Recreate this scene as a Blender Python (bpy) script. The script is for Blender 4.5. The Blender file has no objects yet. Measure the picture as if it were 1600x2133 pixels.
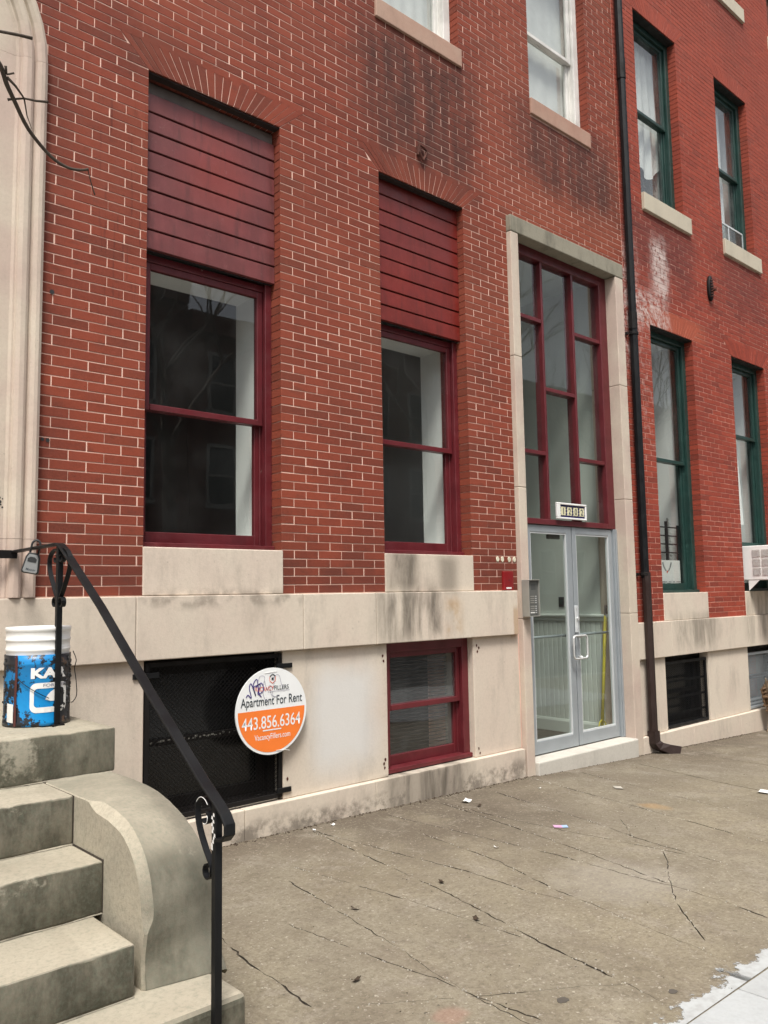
import bpy, bmesh, math, random
from mathutils import Vector, Matrix
random.seed(7)
R = math.radians
scene = bpy.context.scene
COL = scene.collection

# ------------------------------------------------------------------ camera
cam_d = bpy.data.cameras.new('camera')
cam = bpy.data.objects.new('camera', cam_d)
COL.objects.link(cam)
cam_d.sensor_fit = 'VERTICAL'
cam_d.sensor_height = 36.0
cam_d.sensor_width = 27.0
cam_d.lens = 29.2086
cam_d.clip_start = 0.05
cam_d.clip_end = 600
EYE = Vector((0.0, -4.75, 1.60))
_r = Vector((0.74097263, -0.67133332, -0.01646636)).normalized()
_u = Vector((-0.05349877, -0.08345537, 0.99507441)).normalized()
_f = Vector((0.66940081, 0.73644197, 0.09775365)).normalized()
cam.matrix_world = Matrix(((_r.x, _u.x, -_f.x, EYE.x), (_r.y, _u.y, -_f.y, EYE.y), (_r.z, _u.z, -_f.z, EYE.z), (0, 0, 0, 1)))
scene.camera = cam

# ------------------------------------------------------------------ world, sun, exposure
world = bpy.data.worlds.new('World')
scene.world = world
world.use_nodes = True
wn = world.node_tree
wn.nodes.clear()
sky = wn.nodes.new('ShaderNodeTexSky')
sky.sky_type = 'NISHITA'
sky.sun_disc = False
sky.sun_elevation = R(62)
sky.sun_rotation = R(222)
sky.air_density = 1.0
sky.dust_density = 4.0
hs = wn.nodes.new('ShaderNodeHueSaturation')
hs.inputs['Saturation'].default_value = 0.30
bg = wn.nodes.new('ShaderNodeBackground')
bg.inputs['Strength'].default_value = 0.07
wo = wn.nodes.new('ShaderNodeOutputWorld')
wn.links.new(sky.outputs[0], hs.inputs['Color'])
wn.links.new(hs.outputs[0], bg.inputs[0])
wn.links.new(bg.outputs[0], wo.inputs[0])
sun_d = bpy.data.lights.new('sun', 'SUN')
sun_d.energy = 1.5
sun_d.angle = R(15)
sun_d.color = (1.0, 0.95, 0.88)
sun = bpy.data.objects.new('sun', sun_d)
COL.objects.link(sun)
sun.rotation_euler = Vector((0.30, 0.36, -0.885)).to_track_quat('-Z', 'Y').to_euler()
sun.location = (-8, -14, 18)
scene.view_settings.view_transform = 'Standard'
scene.view_settings.look = 'None'
scene.view_settings.exposure = 1.47
scene.view_settings.gamma = 1.0
scene.view_settings.use_curve_mapping = False
scene.render.engine = 'CYCLES'
scene.cycles.use_denoising = True
scene.cycles.max_bounces = 8
scene.cycles.transparent_max_bounces = 12
scene.cycles.caustics_reflective = False
scene.cycles.caustics_refractive = False


# ------------------------------------------------------------------ node toolkit
class NT:
    def __init__(s, name):
        s.m = bpy.data.materials.new(name)
        s.m.use_nodes = True
        s.t = s.m.node_tree
        s.t.nodes.clear()
        s.out = s.t.nodes.new('ShaderNodeOutputMaterial')
        s.geo = s.t.nodes.new('ShaderNodeNewGeometry')
        s.pos = s.geo.outputs['Position']
        sp = s.t.nodes.new('ShaderNodeSeparateXYZ')
        s.t.links.new(s.pos, sp.inputs[0])
        s.x, s.y, s.z = sp.outputs[0], sp.outputs[1], sp.outputs[2]

    def put(s, sock, v):
        if v is None:
            return
        if isinstance(v, bpy.types.NodeSocket):
            s.t.links.new(v, sock)
        elif isinstance(v, tuple) and len(v) == 3 and sock.type == 'RGBA':
            sock.default_value = (*v, 1)
        else:
            sock.default_value = v

    def noise(s, scale, detail=4, rough=0.55, vec=None, stretch=None, col=False, dist=0.0):
        v = vec or s.pos
        if stretch:
            mp = s.t.nodes.new('ShaderNodeMapping')
            mp.inputs['Scale'].default_value = stretch
            s.t.links.new(v, mp.inputs[0])
            v = mp.outputs[0]
        n = s.t.nodes.new('ShaderNodeTexNoise')
        s.put(n.inputs['Scale'], scale)
        n.inputs['Detail'].default_value = detail
        n.inputs['Roughness'].default_value = rough
        n.inputs['Distortion'].default_value = dist
        s.t.links.new(v, n.inputs['Vector'])
        return n.outputs['Color' if col else 'Fac']

    def math(s, op, a, b=None, clamp=False):
        n = s.t.nodes.new('ShaderNodeMath')
        n.operation = op
        n.use_clamp = clamp
        s.put(n.inputs[0], a)
        s.put(n.inputs[1], b)
        return n.outputs[0]

    def mix(s, fac, a, b, mode='MIX'):
        n = s.t.nodes.new('ShaderNodeMix')
        n.data_type = 'RGBA'
        n.blend_type = mode
        s.put(n.inputs[0], fac)
        s.put(n.inputs[6], a)
        s.put(n.inputs[7], b)
        return n.outputs[2]

    def sm(s, v, a, b, lo=0.0, hi=1.0):
        n = s.t.nodes.new('ShaderNodeMapRange')
        n.interpolation_type = 'SMOOTHSTEP'
        s.put(n.inputs['Value'], v)
        n.inputs['From Min'].default_value = a
        n.inputs['From Max'].default_value = b
        n.inputs['To Min'].default_value = lo
        n.inputs['To Max'].default_value = hi
        return n.outputs[0]

    def mul(s, *a):
        o = a[0]
        for b in a[1:]:
            o = s.math('MULTIPLY', o, b)
        return o

    def box(s, x0, x1, z0, z1, sx=0.1, sz=0.1, warp=0.0, wscale=4.0):
        x, z = s.x, s.z
        if warp:
            n = s.math('MULTIPLY', s.math('SUBTRACT', s.noise(wscale, 4), 0.5), 2 * warp)
            n2 = s.math('MULTIPLY', s.math('SUBTRACT', s.noise(wscale * 1.37, 4), 0.5), 2 * warp)
            x = s.math('ADD', x, n)
            z = s.math('ADD', z, n2)
        return s.mul(s.sm(x, x0 - sx, x0 + sx), s.sm(x, x1 - sx, x1 + sx, 1, 0), s.sm(z, z0 - sz, z0 + sz), s.sm(z, z1 - sz, z1 + sz, 1, 0))

    def bump(s, h, strength=0.3, dist=0.01):
        n = s.t.nodes.new('ShaderNodeBump')
        n.inputs['Strength'].default_value = strength
        n.inputs['Distance'].default_value = dist
        s.t.links.new(h, n.inputs['Height'])
        return n.outputs[0]

    def fin(s, col, rough=0.7, metal=0.0, normal=None, spec=0.5, coat=None):
        p = s.t.nodes.new('ShaderNodeBsdfPrincipled')
        s.put(p.inputs['Base Color'], col)
        s.put(p.inputs['Roughness'], rough)
        s.put(p.inputs['Metallic'], metal)
        s.put(p.inputs['Specular IOR Level'], spec)
        if normal is not None:
            s.t.links.new(normal, p.inputs['Normal'])
        if coat:
            p.inputs['Coat Weight'].default_value = coat
        s.t.links.new(p.outputs[0], s.out.inputs[0])
        return s.m


def rnd_node(n):
    oi = n.t.nodes.new('ShaderNodeObjectInfo')
    return n.math('FRACT', n.math('ADD', n.math('MULTIPLY', oi.outputs['Random'], 3.7), n.math('MULTIPLY', n.geo.outputs['Random Per Island'], 5.3)))


def soot_left(n):
    """soot under the upper sills of the left house and damp darkening low on its piers"""
    st = n.noise(3.0, 5, 0.6, stretch=(2.2, 1, 0.55))
    stv = n.sm(st, 0.32, 0.62)
    a = n.math('MULTIPLY', n.box(4.12, 5.50, 5.15, 6.40, 0.30, 0.36, 0.22, 2.2), n.math('ADD', 0.45, n.math('MULTIPLY', stv, 0.55)))
    b = n.math('MULTIPLY', n.box(6.15, 7.80, 5.58, 6.40, 0.35, 0.22, 0.22, 1.8), n.math('ADD', 0.4, n.math('MULTIPLY', stv, 0.5)))
    c = n.math('MULTIPLY', n.sm(n.z, 1.55, 2.45, 0.50, 0.0), n.sm(n.noise(2.0, 4), 0.3, 0.6))
    d = n.math('MULTIPLY', n.sm(n.x, 1.66, 1.98, 0.50, 0.0), n.sm(n.noise(1.6, 4), 0.35, 0.7))
    e = n.math('MULTIPLY', n.box(2.05, 2.75, 4.9, 5.3, 0.2, 0.12, 0.1), 0.35)
    m = n.math('MAXIMUM', n.math('MAXIMUM', a, b), n.math('MAXIMUM', n.math('MAXIMUM', c, d), e))
    return m


def efflo(n):
    """white salt bloom on the right house near the downspout"""
    br = n.noise(13.0, 7, 0.78)
    a = n.math('MULTIPLY', n.box(8.56, 8.90, 4.95, 5.66, 0.10, 0.14, 0.16, 5.0), n.sm(br, 0.40, 0.52))
    b = n.math('MULTIPLY', n.box(7.80, 8.22, 4.05, 5.40, 0.10, 0.35, 0.18, 4.0), n.sm(br, 0.42, 0.62))
    c = n.math('MULTIPLY', n.box(8.05, 8.85, 4.55, 4.98, 0.12, 0.12, 0.14, 5.0), n.sm(br, 0.40, 0.60))
    d = n.math('MULTIPLY', n.box(8.15, 8.44, 3.2, 4.7, 0.08, 0.4, 0.10, 5.0), n.math('MULTIPLY', n.sm(br, 0.48, 0.7), 0.6))
    return n.math('MAXIMUM', n.math('MAXIMUM', a, b), n.math('MAXIMUM', c, d))


def mat_brick(name, c1, c2, c3, right=False):
    n = NT(name)
    r = rnd_node(n)
    ca = n.mix(n.sm(r, 0.15, 0.55), c1, c2)
    ca = n.mix(n.sm(r, 0.82, 1.0, 0.0, 0.75), ca, c3)
    big = n.noise(0.75, 6, 0.62, stretch=(1, 1, 0.8))
    ca = n.mix(n.sm(big, 0.50, 0.68, 0.0, 0.45), ca, (c3[0] * .80, c3[1] * .80, c3[2] * .80))
    ca = n.mix(n.sm(big, 0.46, 0.32, 0.0, 0.45), ca, (c1[0] * 1.18, c1[1] * 1.12, c1[2] * .95))
    smud = n.noise(7.0, 5, 0.6, stretch=(1, 1, 2.4))
    ca = n.mix(n.math('MULTIPLY', n.sm(smud, 0.52, 0.70), 0.45), ca, (c3[0] * .72, c3[1] * .9, c3[2] * .95))
    fine = n.noise(70, 4, 0.7)
    ca = n.mix(n.sm(fine, 0.3, 0.75, 0.0, 0.34), ca, (c1[0] * 1.35, c1[1] * 1.45, c1[2] * 1.45))
    pit = n.noise(42, 3, 0.6)
    ca = n.mix(n.sm(pit, 0.66, 0.74, 0.0, 0.6), ca, (0.03, 0.018, 0.015))
    if not right:
        cl = n.box(6.15, 7.80, 5.16, 5.66, 0.2, 0.12, 0.10, 2.0)
        ca = n.mix(n.math('MULTIPLY', cl, 0.6), ca, (0.27, 0.070, 0.036))
        # faint pale haze of old cleaning over the upper wall
        pz = n.math('MULTIPLY', n.sm(n.noise(0.9, 4), 0.38, 0.62), n.sm(n.z, 2.4, 4.2, 0.0, 0.42))
        ca = n.mix(pz, ca, (0.27, 0.075, 0.043))
        ca = n.mix(n.math('MULTIPLY', soot_left(n), 0.80), ca, (0.045, 0.022, 0.019))
        dr = n.noise(5.0, 5, 0.6, stretch=(7, 1, 0.5))
        drm = n.math('MULTIPLY', n.box(2.0, 2.32, 3.3, 4.7, 0.1, 0.3), n.sm(dr, 0.56, 0.66))
        ca = n.mix(n.math('MULTIPLY', drm, 0.65), ca, (0.07, 0.015, 0.012))
    else:
        s1 = n.math('MULTIPLY', n.box(8.15, 9.55, 5.15, 6.0, 0.25, 0.3, 0.2, 2.0), 0.50)
        s2 = n.math('MULTIPLY', n.box(10.3, 11.6, 5.15, 6.05, 0.3, 0.4, 0.2, 2.0), 0.40)
        s3 = n.math('MULTIPLY', n.box(10.3, 11.6, 9.2, 9.8, 0.2, 0.3, 0.15, 2.0), 0.35)
        ca = n.mix(n.math('MAXIMUM', n.math('MAXIMUM', s1, s2), s3), ca, (0.075, 0.028, 0.028))
        ar = n.box(8.35, 9.75, 4.60, 4.84, 0.2, 0.03, 0.05, 3.0)
        ca = n.mix(n.math('MULTIPLY', ar, 0.55), ca, (0.40, 0.105, 0.055))
        up = n.sm(n.z, 5.5, 9.0, 0.0, 0.35)
        ca = n.mix(up, ca, (0.36, 0.088, 0.056))
        ca = n.mix(n.math('MULTIPLY', efflo(n), 0.80), ca, (0.62, 0.52, 0.48))
    h = n.math('ADD', n.noise(90, 5, 0.65), n.math('MULTIPLY', n.noise(14, 3), 0.8))
    return n.fin(ca, n.sm(n.noise(20), 0.3, 0.7, 0.72, 0.92), normal=n.bump(h, 0.30, 0.004), spec=0.3)


def mat_mortar(name, c, dark, right=False):
    n = NT(name)
    ca = n.mix(n.sm(n.noise(5, 5), 0.35, 0.7), c, (c[0] * .82, c[1] * .80, c[2] * .8))
    lost = n.sm(n.noise(2.6, 7, 0.75), 0.52, 0.74)
    ca = n.mix(n.math('MULTIPLY', lost, 0.40), ca, dark)
    if right:
        red = n.math('MAXIMUM', n.math('MULTIPLY', n.sm(n.noise(1.4, 5), 0.48, 0.70), 0.7), n.sm(n.z, 5.4, 8.0))
        ca = n.mix(n.math('MULTIPLY', red, 0.62), ca, (0.27, 0.085, 0.062))
        ca = n.mix(efflo(n), ca, (0.66, 0.56, 0.52))
    else:
        ca = n.mix(n.math('MULTIPLY', soot_left(n), 0.55), ca, (0.13, 0.075, 0.06))
    return n.fin(ca, 0.95, normal=n.bump(n.noise(120, 4), 0.4, 0.003), spec=0.2)


def mat_stone(name, c, pink=0.4, grime=0.3, warm=(0.50, 0.36, 0.30), house=False, extra=None):
    n = NT(name)
    r = rnd_node(n)
    base = n.mix(n.sm(r, 0, 1, 0.0, 0.35), c, (c[0] * .86, c[1] * .85, c[2] * .83))
    pk = n.sm(n.noise(1.5, 4), 0.40, 0.65)
    base = n.mix(n.math('MULTIPLY', pk, pink), base, warm)
    gr = n.sm(n.noise(3.5, 7, 0.72, stretch=(1.3, 1, 0.45)), 0.47, 0.72)
    base = n.mix(n.math('MULTIPLY', gr, grime), base, (c[0] * .45, c[1] * .45, c[2] * .45))
    fine = n.noise(55, 5, 0.7)
    base = n.mix(n.sm(fine, 0.35, 0.75, 0.0, 0.22), base, (c[0] * .6, c[1] * .58, c[2] * .55))
    spk = n.noise(32, 2, 0.5)
    base = n.mix(n.sm(spk, 0.72, 0.78, 0.0, 0.30), base, (0.18, 0.15, 0.12))
    if house:
        stv = n.noise(3.4, 6, 0.62, stretch=(1.9, 1, 0.40), dist=0.4)
        s = n.sm(stv, 0.33, 0.68)
        a = n.math('MULTIPLY', n.box(4.22, 4.95, 1.22, 1.66, 0.18, 0.12, 0.06), s)
        b = n.math('MULTIPLY', n.box(4.34, 4.66, 1.62, 1.95, 0.08, 0.08, 0.04), n.math('ADD', 0.4, n.math('MULTIPLY', s, 0.6)))
        b2 = n.math('MULTIPLY', n.box(4.9, 5.12, 1.60, 1.9, 0.08, 0.06, 0.04), 0.6)
        d = n.math('MULTIPLY', n.box(4.25, 5.15, -0.2, 0.235, 0.15, 0.03, 0.06), n.math('ADD', 0.45, n.math('MULTIPLY', s, 0.55)))
        g = n.math('MULTIPLY', n.box(2.0, 5.95, -0.1, 0.13, 0.2, 0.06, 0.06), n.math('MULTIPLY', n.sm(n.noise(6, 6, 0.7), 0.38, 0.60), 0.75))  # wall-foot grime, deepened to paint in a contact shadow
        f = n.math('MULTIPLY', n.box(8.6, 9.6, 0.95, 1.30, 0.2, 0.1, 0.06), n.math('MULTIPLY', s, 0.7))
        h2 = n.math('MULTIPLY', n.box(10.4, 11.6, 0.95, 1.60, 0.2, 0.1, 0.06), n.math('MULTIPLY', s, 0.6))
        j = n.math('MULTIPLY', n.box(2.3, 3.5, 1.54, 1.64, 0.1, 0.04, 0.04), n.math('MULTIPLY', n.sm(n.noise(8, 5), 0.4, 0.6), 0.5))
        m = a
        for q in (b, b2, d, g, f, h2, j):
            m = n.math('MAXIMUM', m, q)
        base = n.mix(n.math('MULTIPLY', m, 0.92), base, (0.085, 0.072, 0.056))
        rust = n.math('MULTIPLY', n.box(4.93, 5.12, 1.24, 1.56, 0.07, 0.06, 0.05), n.sm(n.noise(7, 4), 0.35, 0.65))
        base = n.mix(n.math('MULTIPLY', rust, 0.55), base, (0.40, 0.24, 0.10))
        rust2 = n.box(5.80, 5.97, 1.20, 1.46, 0.012, 0.04, 0.012, 9)
        base = n.mix(n.math('MULTIPLY', rust2, 0.5), base, (0.33, 0.17, 0.05))
        # patch on the basement panel where graffiti was painted over in cool white
        wp = n.box(3.60, 4.18, 0.36, 1.08, 0.16, 0.16, 0.10, 2.2)
        base = n.mix(n.math('MULTIPLY', wp, 0.75), base, (0.66, 0.665, 0.655))
    h = n.math('ADD', n.noise(120, 5, 0.7), n.math('MULTIPLY', n.noise(9, 5), 1.4))
    return n.fin(base, 0.88, normal=n.bump(h, 0.28, 0.005), spec=0.25)


def mat_paint(name, c, rough=0.45, chip=None, fade=None, wear=0.25, metal=0.0, spec=0.5):
    n = NT(name)
    ca = n.mix(n.sm(n.noise(4, 5), 0.35, 0.7), c, (c[0] * .75, c[1] * .75, c[2] * .75))
    ca = n.mix(n.sm(n.noise(18, 5, 0.65, stretch=(1, 1, 0.4)), 0.5, 0.8, 0, wear), ca, (min(1, c[0] * 1.6 + .02), min(1, c[1] * 1.6 + .02), min(1, c[2] * 1.6 + .02)))
    if fade:
        col, bx = fade
        ca = n.mix(n.math('MULTIPLY', n.box(*bx, 0.20, 0.24, 0.14, 2.0), 0.50), ca, col)
    if fade:
        dr = n.noise(6, 5, 0.6, stretch=(3.2, 1, 0.35))
        ca = n.mix(n.sm(dr, 0.52, 0.70, 0, 0.55), ca, (c[0] * .45, c[1] * .6, c[2] * .6))
        ca = n.mix(n.sm(n.noise(22, 5, 0.75), 0.60, 0.72, 0, 0.35), ca, (c[0] * 1.3 + .03, c[1] * 2 + .03, c[2] * 2 + .03))
    if chip:
        e = n.noise(26, 5, 0.7)
        ca = n.mix(n.sm(e, 0.70, 0.72), ca, chip)
    return n.fin(ca, n.sm(n.noise(9, 4), 0.3, 0.7, rough * .8, min(1, rough * 1.3)), metal, n.bump(n.noise(60, 4), 0.12, 0.003), spec)


def mat_plain(name, c, rough=0.6, metal=0.0, var=0.2, scale=12, spec=0.5):
    n = NT(name)
    ca = n.mix(n.sm(n.noise(scale, 5), 0.3, 0.75), c, tuple(v * (1 - var) for v in c))
    return n.fin(ca, rough, metal, n.bump(n.noise(scale * 8, 4), 0.10, 0.003), spec)


def mat_glass(name, tint=(0.93, 0.965, 0.95), ior=1.52, dirt=0.06, boost=1.0, wob=0.0):
    n = NT(name)
    tr = n.t.nodes.new('ShaderNodeBsdfTransparent')
    tr.inputs[0].default_value = (*tint, 1)
    gl = n.t.nodes.new('ShaderNodeBsdfGlossy')
    gl.inputs['Roughness'].default_value = 0.012
    lw = n.t.nodes.new('ShaderNodeLayerWeight')
    lw.inputs['Blend'].default_value = 0.5
    f0 = 2 * ((ior - 1) / (ior + 1)) ** 2
    refl = n.math('ADD', f0, n.math('MULTIPLY', n.math('POWER', lw.outputs['Facing'], 4.2), 1 - f0))
    nb = n.bump(n.noise(1.6, 2), 0.05 + wob, 0.02)
    n.t.links.new(nb, gl.inputs['Normal'])
    m1 = n.t.nodes.new('ShaderNodeMixShader')
    n.t.links.new(n.math('MULTIPLY', refl, boost, True), m1.inputs[0])
    n.t.links.new(tr.outputs[0], m1.inputs[1])
    n.t.links.new(gl.outputs[0], m1.inputs[2])
    df = n.t.nodes.new('ShaderNodeBsdfDiffuse')
    df.inputs[0].default_value = (0.42, 0.44, 0.43, 1)
    m2 = n.t.nodes.new('ShaderNodeMixShader')
    n.t.links.new(n.sm(n.noise(2.2, 6, 0.65), 0.35, 0.8, dirt * .3, dirt * 1.8), m2.inputs[0])
    n.t.links.new(m1.outputs[0], m2.inputs[1])
    n.t.links.new(df.outputs[0], m2.inputs[2])
    n.t.links.new(m2.outputs[0], n.out.inputs[0])
    return n.m


M = {}
M['brick'] = mat_brick('brick', (0.236, 0.050, 0.027), (0.180, 0.038, 0.0215), (0.122, 0.033, 0.021))
M['brick_red'] = mat_brick('brick_red', (0.290, 0.050, 0.028), (0.232, 0.040, 0.024), (0.150, 0.032, 0.022), True)
M['mortar'] = mat_mortar('mortar', (0.88, 0.61, 0.50), (0.16, 0.07, 0.05))
M['mortar_red'] = mat_mortar('mortar_red', (0.74, 0.42, 0.33), (0.20, 0.07, 0.05), True)
M['stone'] = mat_stone('stone', (0.645, 0.57, 0.475), 0.50, 0.40, (0.595, 0.49, 0.415), house=True)
M['surround'] = mat_stone('surround_stone', (0.60, 0.525, 0.43), 0.75, 0.28, (0.50, 0.375, 0.325))
M['weathered'] = mat_stone('weathered_stone', (0.29, 0.27, 0.21), 0.1, 0.85, (0.36, 0.33, 0.27))
M['pinkstone'] = mat_stone('pink_sill_stone', (0.45, 0.305, 0.235), 0.7, 0.30, (0.38, 0.20, 0.15))
M['palestone'] = mat_stone('pale_sill_stone', (0.55, 0.50, 0.395), 0.15, 0.25, (0.6, 0.52, 0.42))
M['marble'] = mat_stone('doorstep_marble', (0.54, 0.515, 0.46), 0.0, 0.35, (0.6, 0.55, 0.5))


def mat_step(name='step_stone', film_shade=False):
    n = NT(name)
    c = (0.385, 0.348, 0.272)
    r = rnd_node(n)
    base = n.mix(n.sm(n.noise(1.9, 5), 0.35, 0.65), c, (0.325, 0.292, 0.225))
    base = n.mix(n.math('MULTIPLY', r, 0.3), base, (0.44, 0.39, 0.31))
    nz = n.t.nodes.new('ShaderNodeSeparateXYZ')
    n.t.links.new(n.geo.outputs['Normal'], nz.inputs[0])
    vert = n.sm(nz.outputs[1], -0.45, -0.98)          # street-facing risers: grime, with their shade painted in
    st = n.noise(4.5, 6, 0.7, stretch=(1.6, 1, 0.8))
    grime_shade = n.math('MULTIPLY', vert, n.sm(st, 0.34, 0.80, 1.0, 0.45))
    base = n.mix(n.math('MULTIPLY', grime_shade, 0.93), base, (0.040, 0.039, 0.027))
    alg = n.math('MULTIPLY', n.sm(n.noise(2.4, 6, 0.7), 0.50, 0.74), 0.30)
    base = n.mix(alg, base, (0.17, 0.165, 0.12))
    if film_shade:
        fl = n.math('MULTIPLY', n.sm(nz.outputs[0], -0.55, -0.30), n.sm(n.noise(2.6, 6, 0.7), 0.34, 0.66, 0.12, 0.75))  # weathering film plus light-facing contrast painted in by side
        base = n.mix(fl, base, (0.235, 0.220, 0.172))
        base = n.mix(n.math('MULTIPLY', n.sm(nz.outputs[0], -0.50, -0.65), n.sm(n.noise(4.5, 6, 0.7), 0.30, 0.65, 0.15, 0.60)), base, (0.48, 0.435, 0.34))
    pale = n.sm(n.noise(2.8, 6, 0.75), 0.60, 0.69, 0.0, 0.6)
    base = n.mix(pale, base, (0.45, 0.415, 0.33))
    fine = n.noise(60, 5, 0.7)
    base = n.mix(n.sm(fine, 0.4, 0.75, 0, 0.40), base, (0.14, 0.165, 0.125))
    h = n.math('ADD', n.noise(110, 5, 0.75), n.math('MULTIPLY', n.noise(11, 5), 2.0))
    return n.fin(base, 0.9, normal=n.bump(h, 0.35, 0.006), spec=0.25)


M['jointmortar'] = mat_plain('joint_mortar', (0.33, 0.30, 0.235), 0.95, 0, 0.6, 14)
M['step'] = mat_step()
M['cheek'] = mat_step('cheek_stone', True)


def mat_concrete():
    n = NT('pavement_concrete')
    base = n.mix(n.sm(n.noise(0.9, 5), 0.35, 0.68), (0.268, 0.236, 0.168), (0.205, 0.179, 0.126))
    gy = n.sm(n.noise(0.55, 4, vec=None), 0.45, 0.62)
    base = n.mix(n.math('MULTIPLY', gy, 0.5), base, (0.238, 0.216, 0.168))
    # trodden dirt by the wall and by the far end, plus painted contact shade
    pt = n.noise(1.15, 7, 0.70, dist=0.5)
    base = n.mix(n.sm(pt, 0.52, 0.66, 0, 0.55), base, (0.150, 0.126, 0.088))
    pt2 = n.noise(0.85, 6, 0.66)
    base = n.mix(n.sm(pt2, 0.55, 0.68, 0, 0.45), base, (0.33, 0.30, 0.235))
    d0 = n.math('MULTIPLY', n.sm(n.math('ADD', n.y, n.math('MULTIPLY', n.math('SUBTRACT', n.noise(5, 5), 0.5), 0.14)), -0.42, -0.08), 0.72)  # dirt strip along the wall, widened as a painted contact shadow
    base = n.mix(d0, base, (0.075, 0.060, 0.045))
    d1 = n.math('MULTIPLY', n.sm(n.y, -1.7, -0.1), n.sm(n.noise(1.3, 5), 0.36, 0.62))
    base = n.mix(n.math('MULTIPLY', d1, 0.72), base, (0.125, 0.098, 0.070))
    dark = n.mul(n.sm(n.x, 3.0, 3.9), n.sm(n.x, 4.8, 5.9, 1, 0), n.sm(n.y, -1.9, -0.6), n.sm(n.noise(2.2, 5, 0.65), 0.28, 0.55))
    dark2 = n.mul(n.sm(n.x, 6.8, 8.2), n.sm(n.y, -1.4, -0.3), n.sm(n.noise(2.2, 5, 0.65), 0.35, 0.6))
    dark = n.math('MAXIMUM', dark, dark2)
    base = n.mix(n.math('MULTIPLY', dark, 0.80), base, (0.098, 0.079, 0.058))
    m = n.noise(6, 7, 0.75)
    base = n.mix(n.sm(m, 0.44, 0.70, 0, 0.60), base, (0.150, 0.125, 0.095))
    m2 = n.noise(3.1, 7, 0.72, dist=0.6)
    base = n.mix(n.sm(m2, 0.52, 0.66, 0, 0.45), base, (0.30, 0.27, 0.22))
    st2 = n.noise(2.0, 6, 0.7, stretch=(2.2, 0.6, 1))
    base = n.mix(n.sm(st2, 0.50, 0.68, 0, 0.40), base, (0.17, 0.14, 0.105))
    fine = n.noise(70, 5, 0.75)
    base = n.mix(n.sm(fine, 0.42, 0.72, 0, 0.62), base, (0.12, 0.098, 0.074))
    gr2 = n.noise(33, 6, 0.8)
    base = n.mix(n.sm(gr2, 0.46, 0.66, 0, 0.55), base, (0.105, 0.085, 0.062))
    gr3 = n.noise(41, 6, 0.8)
    base = n.mix(n.sm(gr3, 0.53, 0.68, 0, 0.50), base, (0.36, 0.325, 0.26))
    lt = n.noise(48, 3, 0.6)
    base = n.mix(n.sm(lt, 0.62, 0.72, 0, 0.55), base, (0.50, 0.46, 0.38))
    dk = n.noise(23, 2, 0.5)
    base = n.mix(n.sm(dk, 0.74, 0.77, 0, 0.7), base, (0.06, 0.05, 0.04))

    def spot(cx, cy, rx, ry):
        dx = n.math('DIVIDE', n.math('SUBTRACT', n.x, cx), rx)
        dy = n.math('DIVIDE', n.math('SUBTRACT', n.y, cy), ry)
        d = n.math('ADD', n.math('MULTIPLY', dx, dx), n.math('MULTIPLY', dy, dy))
        d = n.math('ADD', d, n.math('MULTIPLY', n.math('SUBTRACT', n.noise(9, 4), 0.5), 1.4))
        return n.sm(d, 0.1, 1.0, 1, 0)
    base = n.mix(n.math('MULTIPLY', spot(5.757, -1.366, 0.10, 0.16), 0.30), base, (0.42, 0.24, 0.08))
    base = n.mix(n.math('MULTIPLY', spot(2.34, -2.50, 0.09, 0.08), 0.16), base, (0.45, 0.14, 0.12))
    base = n.mix(n.math('MULTIPLY', spot(4.1, -2.1, 0.5, 0.45), 0.22), base, (0.40, 0.375, 0.33))
    h = n.math('ADD', n.noise(140, 5, 0.8), n.math('MULTIPLY', n.noise(16, 5), 1.6))
    return n.fin(base, 0.9, normal=n.bump(h, 0.40, 0.006), spec=0.25)


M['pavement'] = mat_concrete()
M['crack'] = mat_plain('crack_dirt', (0.075, 0.060, 0.045), 1.0, 0, 0.5, 30)
M['newconc'] = mat_stone('new_concrete', (0.40, 0.42, 0.425), 0.0, 0.25, (0.40, 0.40, 0.40))
def mat_smear():
    n = NT('concrete_smear')
    nz_ = n.math('ADD', n.math('MULTIPLY', n.noise(14, 6, 0.7, stretch=(1, 1, 1)), 0.5), n.math('MULTIPLY', n.noise(45, 5, 0.8), 0.5))
    yy = n.math('ADD', n.y, n.math('MULTIPLY', n.math('SUBTRACT', n.noise(4.2, 6, 0.68), 0.5), 0.34))
    al = n.sm(n.math('ADD', n.sm(yy, -3.005, -3.10), n.math('MULTIPLY', n.math('SUBTRACT', nz_, 0.5), 1.3)), 0.36, 0.60)
    m = n.fin(n.mix(n.sm(n.noise(25, 5), 0.35, 0.7), (0.40, 0.42, 0.42), (0.33, 0.34, 0.335)), 0.9)
    pr = [q for q in n.t.nodes if q.type == 'BSDF_PRINCIPLED'][0]
    n.put(pr.inputs['Alpha'], al)
    return m


M['smear'] = mat_smear()
M['asphalt'] = mat_plain('asphalt', (0.055, 0.055, 0.057), 0.9, 0, 0.4, 30)
M['maroon'] = mat_paint('maroon_paint', (0.125, 0.0155, 0.0205), 0.42)
M['maroon_chip'] = mat_paint('maroon_paint_chipped', (0.118, 0.015, 0.020), 0.42, chip=(0.5, 0.44, 0.40))
M['board1'] = mat_paint('maroon_board', (0.178, 0.046, 0.046), 0.45, fade=((0.250, 0.034, 0.022), (2.66, 3.10, 4.25, 4.75)))
M['board2'] = mat_paint('red_board', (0.182, 0.0170, 0.0110), 0.45, fade=((0.125, 0.022, 0.021), (4.3, 5.3, 4.4, 5.0)))
M['greytrim'] = mat_paint('grey_weathered_trim', (0.17, 0.14, 0.125), 0.7)
M['greenpaint'] = mat_paint('dark_green_paint', (0.016, 0.050, 0.042), 0.42)
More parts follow.
